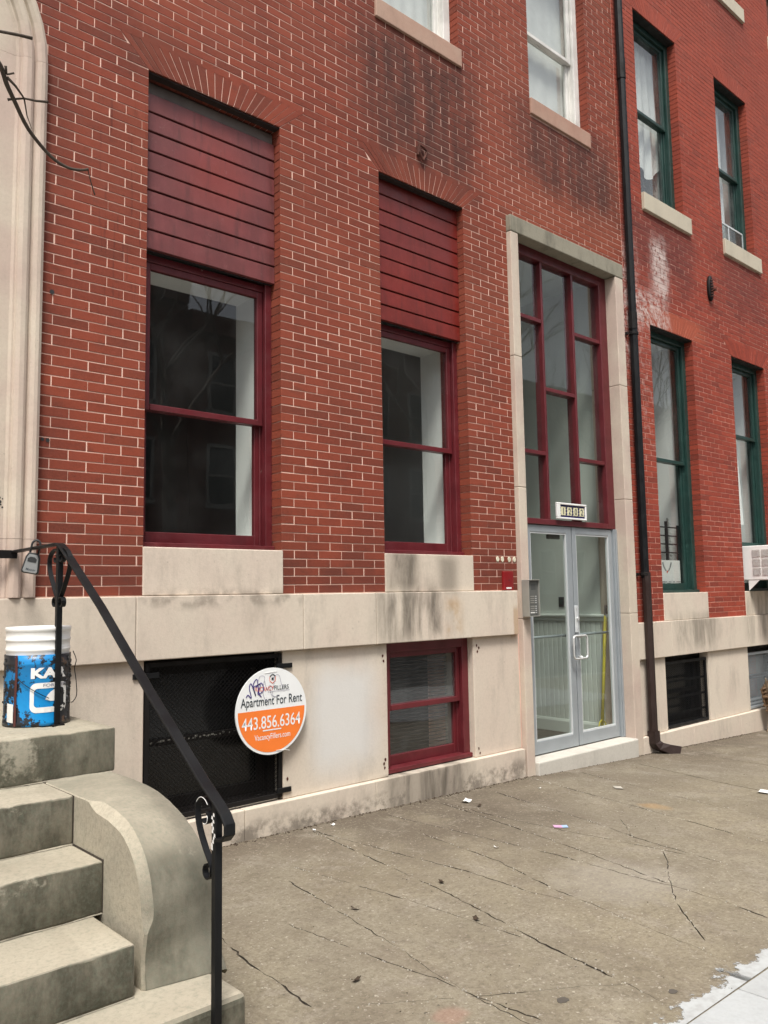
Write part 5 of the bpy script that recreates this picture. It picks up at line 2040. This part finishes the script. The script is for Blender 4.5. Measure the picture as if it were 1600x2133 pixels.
for s in (-1, 1):
    bm = bm_new()
    yc = -.720
    pts = [(HX, yc + s * .012, 1.842), (HX, yc + s * .075, 1.838), (HX, yc + s * .122, 1.808), (HX, yc + s * .130, 1.765), (HX, yc + s * .108, 1.715), (HX, yc + s * .058, 1.650), (HX, yc + s * .022, 1.605), (HX, yc + s * .022, 1.585)]
    band(bm, smooth_path(pts, 4), (1, 0, 0), .022, .005)
    pts = [(HX, yc + s * (.040 + .022 * math.cos(t)), 1.586 + .022 * math.sin(t)) for t in [math.pi - k * 1.55 * math.pi / 10 for k in range(11)]]
    band(bm, pts, (1, 0, 0), .022, .005)
    pts = [(HX, yc + s * (.034 + .018 * math.cos(t)), 1.795 + .018 * math.sin(t)) for t in [math.pi / 2 + k * 1.6 * math.pi / 10 for k in range(11)]]
    band(bm, pts, (1, 0, 0), .022, .005)
    obj('scroll', bm, 'iron', hr)
bm = bm_new()
y1_ = -2.214
HX -= .031
pts = [(HX, y1_ + .004, .885), (HX, y1_ + .050, .912), (HX, y1_ + .095, .905), (HX, y1_ + .112, .865), (HX, y1_ + .095, .805), (HX, y1_ + .055, .745), (HX, y1_ + .016, .700), (HX, y1_ + .012, .675)]
band(bm, smooth_path(pts, 4), (1, 0, 0), .022, .005)
pts = [(HX, y1_ + .034 + .024 * math.cos(t), .675 + .024 * math.sin(t)) for t in [math.pi - k * -1.45 * math.pi / 10 for k in range(11)]]
band(bm, pts, (1, 0, 0), .022, .005)
pts = [(HX, y1_ + .046 + .020 * math.cos(t), .850 + .020 * math.sin(t)) for t in [math.pi / 2 + k * 1.4 * math.pi / 10 for k in range(11)]]
band(bm, pts, (1, 0, 0), .022, .005)
obj('scroll', bm, 'iron', hr)
bm = bm_new()
rr = random.Random(6)
x_ = HX - .0140
for k in range(11):
    y_ = -2.228 + rr.uniform(-.010, .010)
    z_ = .755 + k * .011
    quad(bm, (x_, y_ - .005, z_), (x_, y_ + .006, z_ + .002), (x_, y_ + .004, z_ + .013), (x_, y_ - .004, z_ + .011))
obj('peeled_paint', bm, 'white', hr, kind='stuff')
bm = bm_new()
a = [(HX - .0125, y1_ + .062 + .046 * math.cos(t), .868 + .048 * math.sin(t)) for t in [R(35 + 12 * k) for k in range(10)]]
tube(bm, a, .0013, 5)
obj('white_scroll_edge', bm, 'white', hr)  # thin white line along the scroll edge
bm = bm_new()
a = [(HX - .0125, y1_ + .046 + .020 * math.cos(t), .850 + .020 * math.sin(t)) for t in [R(150 + 15 * k) for k in range(10)]]
tube(bm, a, .0013, 5)
obj('white_scroll_edge', bm, 'white', hr)

# key lock box on the rail
lb = thing('lock_box', 'grey and black combination key lock box hanging on the upper handrail', 'lock box', (1.52, -.40, 1.72))
L_ = Matrix.Translation((1.520, -.400, 1.785)) @ Matrix.Rotation(R(-24), 4, 'Z') @ Matrix.Rotation(R(11), 4, 'Y')


def lbox(bm, *q):
    v = bx(bm, *q)
    return v


def xf(o):
    o.data.transform(L_)
    return o


bm = bm_new()
poly = [(-.036, -.055), (.036, -.055), (.042, -.045), (.034, .030), (.024, .052), (-.024, .052), (-.034, .030), (-.042, -.045)]
prism(bm, poly, 'y', -.016, .030)
xf(obj('body', bm, 'rubber', lb, bevel=.004))
bm = bm_new()
poly = [(-.028, -.050), (.030, -.050), (.036, -.042), (.028, .026), (.020, .043), (-.018, .043), (-.026, .026), (-.034, -.042)]
prism(bm, poly, 'y', -.0215, -.0165)
xf(obj('front_plate', bm, 'lockgrey', lb, bevel=.0015))
bm = bm_new()
prism(bm, [(-.020, .004), (.020, .004), (.022, .020), (.010, .030), (-.010, .030), (-.022, .020)], 'y', -.0235, -.0217)
xf(obj('dial_window', bm, 'rubber', lb))
me = text_mesh('Master', width=.046, height=.012)
for v in me.vertices:
    v.co = Vector((v.co.x + .004, -.0222, v.co.y - .034))
me.transform(L_)
link('lettering', me, 'ink', lb)
bm = bm_new()
pts = [(-.020, .010, .050), (-.020, .010, .085)] + [(-.020 * math.cos(t), .010, .095 + .024 * math.sin(t)) for t in [k * math.pi / 8 for k in range(9)]] + [(.020, .010, .085), (.020, .010, .050)]
tube(bm, pts, .0055, 8)
xf(obj('shackle', bm, 'rubber', lb, smooth=True))

# ------------------------------------------------------------------ bucket
BX, BY = 1.500, -0.575
bu = thing('bucket', 'white plastic bucket nested in a tar stained blue pail on the stoop landing', 'bucket', (BX, BY, 1.006))
bm = bm_new()
lathe(bm, [(.147, 1.0065), (.153, 1.010), (.153, 1.025), (.150, 1.032), (.150, 1.285), (.153, 1.291), (.153, 1.300), (.150, 1.307), (.151, 1.338), (.146, 1.338), (.146, 1.30), (.144, 1.20)], (BX, BY), 56)
obj('blue_pail', bm, 'bucketblue', bu, smooth=True)
bm = bm_new()
prof_b = [(.140, 1.05), (.1435, 1.335), (.1440, 1.352), (.1475, 1.357), (.1475, 1.366), (.1445, 1.369), (.1450, 1.400), (.1485, 1.404), (.1485, 1.411), (.1455, 1.414), (.1460, 1.446), (.1495, 1.450), (.1500, 1.466), (.1480, 1.468), (.1455, 1.466), (.142, 1.30), (.138, 1.06)]
lathe(bm, prof_b, (BX, BY), 56)
o = obj('white_bucket', bm, 'bucketwhite', bu, smooth=True)
try:
    o.data.polygons.foreach_set('use_smooth', [True] * len(o.data.polygons))
except Exception:
    pass
view_a = math.atan2(-4.75 - BY, 0 - BX)      # azimuth from which the pail is seen


def on_pail(u, z, r):
    a = view_a + u / .150
    return Vector((BX + r * math.cos(a), BY + r * math.sin(a), z))


def pail_mesh(me, u0, z0, r=.1515):
    bm = bmesh.new()
    bm.from_mesh(me)
    bmesh.ops.triangulate(bm, faces=bm.faces)
    for _ in range(2):
        bmesh.ops.subdivide_edges(bm, edges=[e for e in bm.edges if e.calc_length() > .012], cuts=1)
        bmesh.ops.triangulate(bm, faces=bm.faces)
    for v in bm.verts:
        v.co = on_pail(u0 + v.co.x, z0 + v.co.y, r)
    bm.to_mesh(me)
    bm.free()
    return me


def pail_poly(pts, r=.1515):
    me = bpy.data.meshes.new('patch')
    me.from_pydata([(p[0], p[1], 0) for p in pts], [], [list(range(len(pts)))])
    return pail_mesh(me, 0, 0, r)


link('lettering', pail_mesh(text_mesh('KAR', width=.175, height=.050, bold=.05), .058, 1.254), 'white', bu)
link('lettering', pail_mesh(text_mesh('FOR WET', width=.120, height=.014), .085, 1.196, .1520), 'greymark', bu)
# rounded white frame and sail shape of the label
def rrect(x0, x1, z0, z1, r, n=6):
    out = []
    for cx, cz, a0 in ((x1 - r, z1 - r, 0), (x0 + r, z1 - r, 90), (x0 + r, z0 + r, 180), (x1 - r, z0 + r, 270)):
        for k in range(n + 1):
            t = R(a0 + 90 * k / n)
            out.append((cx + r * math.cos(t), cz + r * math.sin(t)))
    return out


outer, inner = rrect(-.032, .15, 1.070, 1.208, .030), rrect(-.014, .132, 1.095, 1.182, .016)
me = bpy.data.meshes.new('label_frame')
nn = len(outer)
me.from_pydata([(p[0], p[1], 0) for p in outer + inner], [], [[i, (i + 1) % nn, nn + (i + 1) % nn, nn + i] for i in range(nn)])
link('label_frame', pail_mesh(me, 0, 0), 'bucketwhite', bu)
link('sail_print', pail_poly([(.035, 1.130), (.045, 1.150), (.060, 1.165), (.082, 1.178), (.10, 1.178), (.10, 1.120), (.06, 1.122)]), 'bucketwhite', bu)
link('seam_strip', pail_poly([(-.106, 1.010), (-.094, 1.010), (-.093, 1.15), (-.090, 1.26), (-.091, 1.338), (-.104, 1.338), (-.103, 1.25), (-.106, 1.13)], .1545), 'tape', bu)
link('paper_label', pail_poly([(-.150, 1.030), (-.110, 1.026), (-.110, 1.112), (-.150, 1.116)], .1540), 'paper', bu)
bm = bm_new()
for k in range(26):
    pass
rr = random.Random(31)
for k in range(70):
    u = rr.choice([rr.uniform(.115, .21), rr.uniform(.115, .21), rr.uniform(-.215, -.16)])
    z_ = rr.uniform(1.02, 1.335)
    c = on_pail(u, z_, .151)
    m_ = Matrix.Translation(c) @ Matrix.Diagonal((rr.uniform(.4, 1), rr.uniform(.4, 1), rr.uniform(.5, 1.6), 1))
    bmesh.ops.create_icosphere(bm, subdivisions=1, radius=rr.uniform(.004, .010), matrix=m_)
obj('tar_lumps', bm, 'rubber', bu, kind='stuff')
bm = bm_new()
pts = [on_pail(.215, 1.345, .160), on_pail(.232, 1.30, .175), on_pail(.225, 1.26, .168), on_pail(.232, 1.20, .176), on_pail(.236, 1.13, .180), on_pail(.215, 1.10, .165), on_pail(.19, 1.10, .160)]
tube(bm, smooth_path(pts, 4), .0022, 6)
pts = [on_pail(-.09, 1.235, .1575), on_pail(-.05, 1.20, .158), on_pail(0, 1.165, .158), on_pail(.05, 1.135, .158)]
tube(bm, smooth_path(pts, 4), .0018, 6)
obj('bail_wire', bm, 'iron', bu)

# ------------------------------------------------------------------ push broom inside the hall
bo = thing('broom', 'push broom with a yellow handle leaning inside the right glass door', 'broom', (7.58, .26, .062))
bm = bm_new()
tube(bm, [(7.585, .275, .20), (7.668, .235, 1.33)], .017, 10)
obj('handle', bm, 'yellow', bo, smooth=True)
bm = bm_new()
tube(bm, [(7.668, .235, 1.33), (7.676, .232, 1.44)], .015, 10)
obj('grip', bm, 'rubber', bo, smooth=True)
bm = bm_new()
prism(bm, [(7.46, .155), (7.69, .175), (7.69, .195), (7.46, .176)], 'y', .25, .31)
obj('head_block', bm, 'yellow', bo, bevel=.006)
bm = bm_new()
for s in (-1, 1):
    tube(bm, [(7.578 + s * .075, .265, .185), (7.578 + s * .045, .27, .235), (7.587, .273, .262)], .006, 6)
obj('brace', bm, 'yellow', bo)
bm = bm_new()
prism(bm, [(7.42, .062), (7.70, .062), (7.69, .174), (7.46, .1545)], 'y', .245, .315)
obj('bristles', bm, 'bristle', bo)

# ------------------------------------------------------------------ worn wicker chair at the right edge
wc = thing('wicker_chair', 'worn brown wicker chair by the basement window at the right edge', 'chair', (10.75, -.30, -.19))
gzc = gz(10.6)


def leg(pts, r):
    bm = bm_new()
    tube(bm, pts, r, 8)
    obj('leg', bm, 'wickerpale', wc, smooth=True)


leg([(10.50, -.155, gzc), (10.55, -.16, gzc + .06), (10.585, -.17, gzc + .22), (10.60, -.175, gzc + .44)], [.014, .018, .020, .022])
leg([(10.50, -.62, gzc), (10.55, -.61, gzc + .06), (10.585, -.60, gzc + .22), (10.60, -.60, gzc + .44)], [.014, .018, .020, .022])
leg([(11.15, -.14, gz(11.15)), (11.13, -.16, gzc + .22), (11.10, -.175, gzc + .44)], [.014, .018, .020])
leg([(11.15, -.64, gz(11.15)), (11.13, -.61, gzc + .22), (11.10, -.60, gzc + .44)], [.014, .018, .020])
bm = bm_new()
for i in range(13):
    x = 10.58 + i * .0445
    tube(bm, [(x, -.64, gzc + .43), (x, -.40, gzc + .415), (x, -.12, gzc + .43)], .013, 6)
for j in range(12):
    y = -.63 + j * .046
    tube(bm, [(10.56, y, gzc + .433), (10.85, y, gzc + .420), (11.14, y, gzc + .433)], .011, 6)
tube(bm, [(10.55, -.65, gzc + .42), (11.15, -.65, gzc + .42), (11.15, -.11, gzc + .42), (10.55, -.11, gzc + .42)], .022, 8, close=True)
obj('seat', bm, 'wicker', wc)
bm = bm_new()
for i in range(14):
    x = 10.56 + i * .045
    tube(bm, [(x, -.12, gzc + .30), (x - .01, -.11, gzc + .43), (x - .02, -.09, gzc + .52 + .10 * math.sin(i / 13 * 3.14))], .012, 6)
for k in range(5):
    tube(bm, [(10.53, -.115, gzc + .32 + .05 * k), (10.85, -.105, gzc + .33 + .05 * k), (11.16, -.115, gzc + .32 + .05 * k)], .011, 6)
obj('backrest', bm, 'wicker', wc)
bm = bm_new()
tube(bm, [(10.60, -.15, gzc + .46), (10.53, -.17, gzc + .55), (10.46, -.19, gzc + .66)], [.016, .013, .008], 6)
tube(bm, [(10.60, -.155, gzc + .44), (10.54, -.20, gzc + .50), (10.51, -.24, gzc + .38)], [.012, .010, .006], 6)
obj('broken_arm', bm, 'wickerpale', wc)
bm = bm_new()
for k in range(9):
    y = -.62 + k * .058
    tube(bm, [(10.585, y, gzc + .42), (10.578, y + .02, gzc + .30), (10.575, y, gzc + .22)], .012, 6)
for k in range(3):
    tube(bm, [(10.578, -.64, gzc + .25 + k * .06), (10.575, -.12, gzc + .25 + k * .06)], .011, 6)
obj('apron', bm, 'wicker', wc)

# ------------------------------------------------------------------ litter
def scrap(name, label, cat, x, y, w, h, ang, mat, group=None, curl=.006, two=None):
    bm = bm_new()
    nx, ny = 5, 4
    ca, sa = math.cos(ang), math.sin(ang)
    rows = []
    for j in range(ny + 1):
        row = []
        for i in range(nx + 1):
            u, v_ = (i / nx - .5) * w, (j / ny - .5) * h
            px_, py_ = x + u * ca - v_ * sa, y + u * sa + v_ * ca
            zz = gz(px_) + .005 + curl * ((2 * i / nx - 1) ** 2) * random.uniform(.6, 1) + curl * .5 * (j / ny)
            row.append(bm.verts.new((px_, py_, zz)))
        rows.append(row)
    for j in range(ny):
        for i in range(nx):
            bm.faces.new([rows[j][i], rows[j][i + 1], rows[j + 1][i + 1], rows[j + 1][i]])
    me = bpy.data.meshes.new(name)
    bm.to_mesh(me)
    bm.free()
    o = link(name, me, mat)
    if two:
        me.materials.append(M[two])
        for p in me.polygons:
            if p.index % nx > 2:
                p.material_index = 1
    tag(o, label, cat, group)
    return o


scrap('paper_scrap', 'torn white paper scrap on the pavement below the maroon basement window', 'paper scrap', 4.827, -.321, .085, .055, .3, 'paper', 'paper scraps on the pavement', .012)
scrap('paper_scrap', 'dull flat paper scrap on the pavement in front of the doorstep', 'paper scrap', 6.119, -.825, .10, .065, .8, 'pebble', 'paper scraps on the pavement', .003)
scrap('paper_scrap', 'white paper scrap on the pavement at the right edge of the view', 'paper scrap', 6.90, -1.675, .12, .08, .2, 'paper', 'paper scraps on the pavement', .008)
scrap('printed_card', 'pink and blue printed card lying on the pavement', 'card', 4.763, -1.234, .095, .06, -.75, 'pinkpaper', None, .002, 'bluepaper')
for i, (x, y, s, lab) in enumerate(((3.655, -.155, .030, 'tiny white paper bit against the plinth, right of the stoop'), (3.478, -.181, .028, 'tiny white paper bit at the start of the forked crack by the plinth'), (4.067, -1.258, .030, 'small white paper bit alone on the pavement left of the printed card'), (5.60, -.42, .025, 'small white paper bit in front of the left entrance jamb'))):
    scrap('paper_bit', lab, 'paper bit', x, y, s, s * .7, i, 'paper', 'tiny paper bits on the pavement', .008)
for i, (x, y, lab) in enumerate(((4.794, -.476, 'curled dark leaf beside the torn white paper scrap'), (3.356, -1.472, 'curled dark leaf near the middle of the pavement'), (2.766, -1.445, 'curled dark leaf on the pavement right of the iron post'), (2.26, -2.05, 'curled dark leaf beside the bottom slab of the stoop'), (3.10, -1.95, 'curled dark leaf low on the pavement between two long cracks'))):
    scrap('dead_leaf', lab, 'leaf', x, y, .040, .022, i * 1.1, 'deadleaf', 'dead leaves on the pavement', .010)
for x, y, r_, lab in ((2.737, -2.709, .026, 'large dark gum spot low on the pavement'), (3.109, -2.961, .020, 'dark gum spot beside the pale new concrete')):
    bm = bm_new()
    v = [(x + r_ * math.cos(t) * random.uniform(.85, 1.15), y + r_ * .8 * math.sin(t) * random.uniform(.85, 1.15)) for t in [k * 2 * math.pi / 14 for k in range(14)]]
    prism(bm, v, 'z', gz(x) + .0005, gz(x) + .0025)
    tag(obj('gum_spot', bm, 'gum'), lab, 'gum spot', 'gum spots on the pavement')
bm = bm_new()
rr = random.Random(77)


def grit(n, fx, fy, s0, s1):
    for k in range(n):
        x, y = fx(), fy()
        z_ = gz(x)
        s = rr.uniform(s0, s1)
        bmesh.ops.create_icosphere(bm, subdivisions=1, radius=s, matrix=Matrix.Translation((x, y, z_ + s * .3)) @ Matrix.Diagonal((1, rr.uniform(.5, 1), .55, 1)))


for c in CRACKS[:14]:
    for i in range(len(c) - 1):
        L2 = (Vector(c[i + 1]) - Vector(c[i])).length
        for k in range(int(L2 * 22)):
            t = rr.random()
            x = c[i][0] + (c[i + 1][0] - c[i][0]) * t + rr.gauss(0, .012)
            y = c[i][1] + (c[i + 1][1] - c[i][1]) * t + rr.gauss(0, .012)
            s = rr.uniform(.0015, .0048)
            bmesh.ops.create_icosphere(bm, subdivisions=1, radius=s, matrix=Matrix.Translation((x, y, gz(x) + s * .3)))
obj('pale_grit', bm, 'pebble', kind='stuff')
bm = bm_new()
grit(900, lambda: rr.uniform(2.0, 10.2), lambda: -.052 - abs(rr.gauss(0, .022)), .0025, .008)
grit(220, lambda: 1.72 + abs(rr.gauss(0, .02)), lambda: rr.uniform(-2.1, -.1), .002, .007)
grit(160, lambda: rr.uniform(2.0, 9), lambda: rr.uniform(-2.9, -.2), .002, .005)
obj('dark_grit', bm, 'deadleaf', kind='stuff')

# ------------------------------------------------------------------ street tree with the twig that hangs into view
tr = thing('street_tree', 'bare brown tree twig hanging in front of the pale stone arch', 'tree', (-1.9, -3.6, gz(-1.9)))
bm = bm_new()
tube(bm, [(-1.9, -3.6, gz(-1.9) - .1), (-1.88, -3.58, 1.2), (-1.82, -3.52, 2.6), (-1.7, -3.45, 4.2), (-1.6, -3.5, 6.0), (-1.5, -3.5, 8.0)], [.17, .14, .125, .10, .07, .02], 12)
obj('trunk', bm, 'bark', tr, smooth=True)
bm = bm_new()
tube(bm, [(-1.72, -3.46, 4.0), (-1.1, -3.15, 4.45), (-.4, -2.85, 4.35), (.20, -2.60, 3.95), (.50, -2.46, 3.50), (.67, -2.386, 3.141)], [.05, .035, .025, .018, .012, .0075], 8)
rr = random.Random(12)
for k in range(16):
    z0 = 3.6 + k * .27
    a = k * 2.4 + .4
    d = Vector((math.cos(a), math.sin(a) * .8, .7)).normalized()
    L0 = 1.9 - k * .07
    if abs(math.atan2(d.y, d.x)) < .9:
        d.x *= -1
    p0 = Vector((-1.75 + k * .015, -3.5, z0))
    p1 = p0 + d * L0 * .5
    p2 = p0 + d * L0 + Vector((0, 0, .3))
    tube(bm, [p0, p1, p2], [.035, .02, .006], 6)
    for q in range(4):
        t = .35 + .2 * q
        s0 = p0 + (p2 - p0) * t
        d2 = (d + Vector((rr.uniform(-.8, .8), rr.uniform(-.8, .8), rr.uniform(-.1, .5)))).normalized()
        tube(bm, [s0, s0 + d2 * .35, s0 + d2 * .7 + Vector((0, 0, .1))], [.010, .006, .002], 5)
obj('limbs', bm, 'bark', tr, smooth=True)
bm = bm_new()
main = [(.67, -2.386, 3.141), (.705, -2.38, 3.116), (.73, -2.363, 3.077), (.756, -2.351, 3.043), (.805, -2.331, 2.982), (.873, -2.324, 2.927), (.921, -2.33, 2.906), (.954, -2.342, 2.904), (.978, -2.354, 2.909)]
ps = smooth_path(main, 4)
tube(bm, ps, [.0075 - .004 * i / len(ps) for i in range(len(ps) - 2)] + [.0045, .0055], 8)
for pts, r0, r1 in (([(.727, -2.372, 3.093), (.753, -2.37, 3.076), (.779, -2.364, 3.053), (.794, -2.346, 3.015), (.812, -2.335, 2.986)], .0045, .0008),
                    ([(.779, -2.364, 3.053), (.809, -2.374, 3.053), (.834, -2.385, 3.055), (.840, -2.387, 3.056)], .0028, .0045),
                    ([(.779, -2.364, 3.053), (.745, -2.348, 3.044), (.739, -2.345, 3.042)], .0026, .0045),
                    ([(.656, -2.41, 3.183), (.69, -2.423, 3.187), (.736, -2.439, 3.189), (.770, -2.449, 3.189)], .004, .0048),
                    ([(.976, -2.353, 2.908), (.991, -2.342, 2.876), (1.005, -2.334, 2.850), (1.008, -2.333, 2.845)], .0014, .0026),
                    ([(.725, -2.375, 3.098), (.719, -2.385, 3.117)], .003, .004), ([(.725, -2.375, 3.098), (.743, -2.385, 3.105)], .0024, .003)):
    n_ = len(pts)
    tube(bm, pts, [r0 + (r1 - r0) * i / (n_ - 1) for i in range(n_)], 7)
tube(bm, [(.40, -2.52, 3.66), (.52, -2.46, 3.36), (.60, -2.43, 3.22), (.656, -2.41, 3.183)], [.010, .007, .005, .004], 7)
obj('twig', bm, 'barkdark', tr, smooth=True)

# ------------------------------------------------------------------ across the street (seen only in the glass)
for i, (x0, w, h) in enumerate(((-14, 8, 11.5), (-6, 7, 12.5), (1, 7, 11.0), (8, 7, 13.0), (15, 8, 12.0), (23, 9, 13.5), (32, 10, 12.5), (42, 12, 13))):
    bm = bm_new()
    bx(bm, x0, x0 + w - .03, -32, -22, -2, h)
    bx(bm, x0 - .1, x0 + w - .2, -22.4, -21.6, h - .6, h + .2)
    fh = thing('opposite_rowhouse', 'plain brick rowhouse across the street, number %s along the row' % ('one', 'two', 'three', 'four', 'five', 'six', 'seven', 'eight')[i], 'rowhouse', (x0, -22, 0), 'rowhouses across the street')
    obj('wall', bm, 'farbrick', fh)
    bm = bm_new()
    for fl in range(3):
        for k in range(3):
            xx = x0 + .9 + k * (w - 1.6) / 3
            bx(bm, xx, xx + 1.0, -22.0, -21.96, 1.6 + fl * 3.5, 3.7 + fl * 3.5)
    obj('window', bm, 'darkpane', fh)
    bm = bm_new()
    for fl in range(3):
        for k in range(3):
            xx = x0 + .9 + k * (w - 1.6) / 3
            for q in ((xx - .12, xx, 1.5, 3.8), (xx + 1.0, xx + 1.12, 1.5, 3.8), (xx, xx + 1.0, 3.7, 3.82), (xx, xx + 1.0, 2.6, 2.68), (xx - .2, xx + 1.2, 1.4, 1.6)):
                bx(bm, q[0], q[1], -22.0, -21.93, q[2] + fl * 3.5, q[3] + fl * 3.5)
    obj('window_trim', bm, 'intercom', fh)


# bare trees along the far kerb: their branches show in the upper panes
def far_tree(x, y, h, seed, label):
    rr_ = random.Random(seed)
    t_ = thing('street_tree', label, 'tree', (x, y, gz(min(40, x))), 'bare trees across the street')
    bm = bm_new()
    tube(bm, [(x, y, -1), (x + .05, y, h * .25), (x - .05, y, h * .45)], [.22, .17, .14], 8)
    obj('trunk', bm, 'bark', t_)
    bm = bm_new()

    def grow(p, d, L, r, depth):
        e = p + d * L
        m_ = p + d * L * .5 + Vector((rr_.uniform(-.06, .06), rr_.uniform(-.06, .06), 0)) * L
        tube(bm, [p, m_, e], [r, r * .8, r * .55], 5 if depth > 1 else 4, caps=False)
        if depth == 0:
            return
        for _ in range(3 if depth > 1 else 2):
            d2 = (d + Vector((rr_.uniform(-.8, .8), rr_.uniform(-.8, .8), rr_.uniform(-.1, .5)))).normalized()
            grow(e, d2, L * rr_.uniform(.62, .82), r * .55, depth - 1)
    for k in range(4):
        a = k * 1.57 + rr_.random()
        grow(Vector((x - .05, y, h * .42)), Vector((math.cos(a) * .55, math.sin(a) * .55, .9)).normalized(), h * .2, .09, 4)
    obj('crown', bm, 'bark', t_)


far_tree(9.0, -12.0, 12.0, 3, 'bare street tree across the road, mirrored in the white upstairs window')
far_tree(19.0, -13.0, 13.0, 8, 'bare street tree across the road, mirrored in the tall transom panes')
far_tree(30.0, -13.5, 12.5, 17, 'bare street tree across the road, farthest along the kerb')
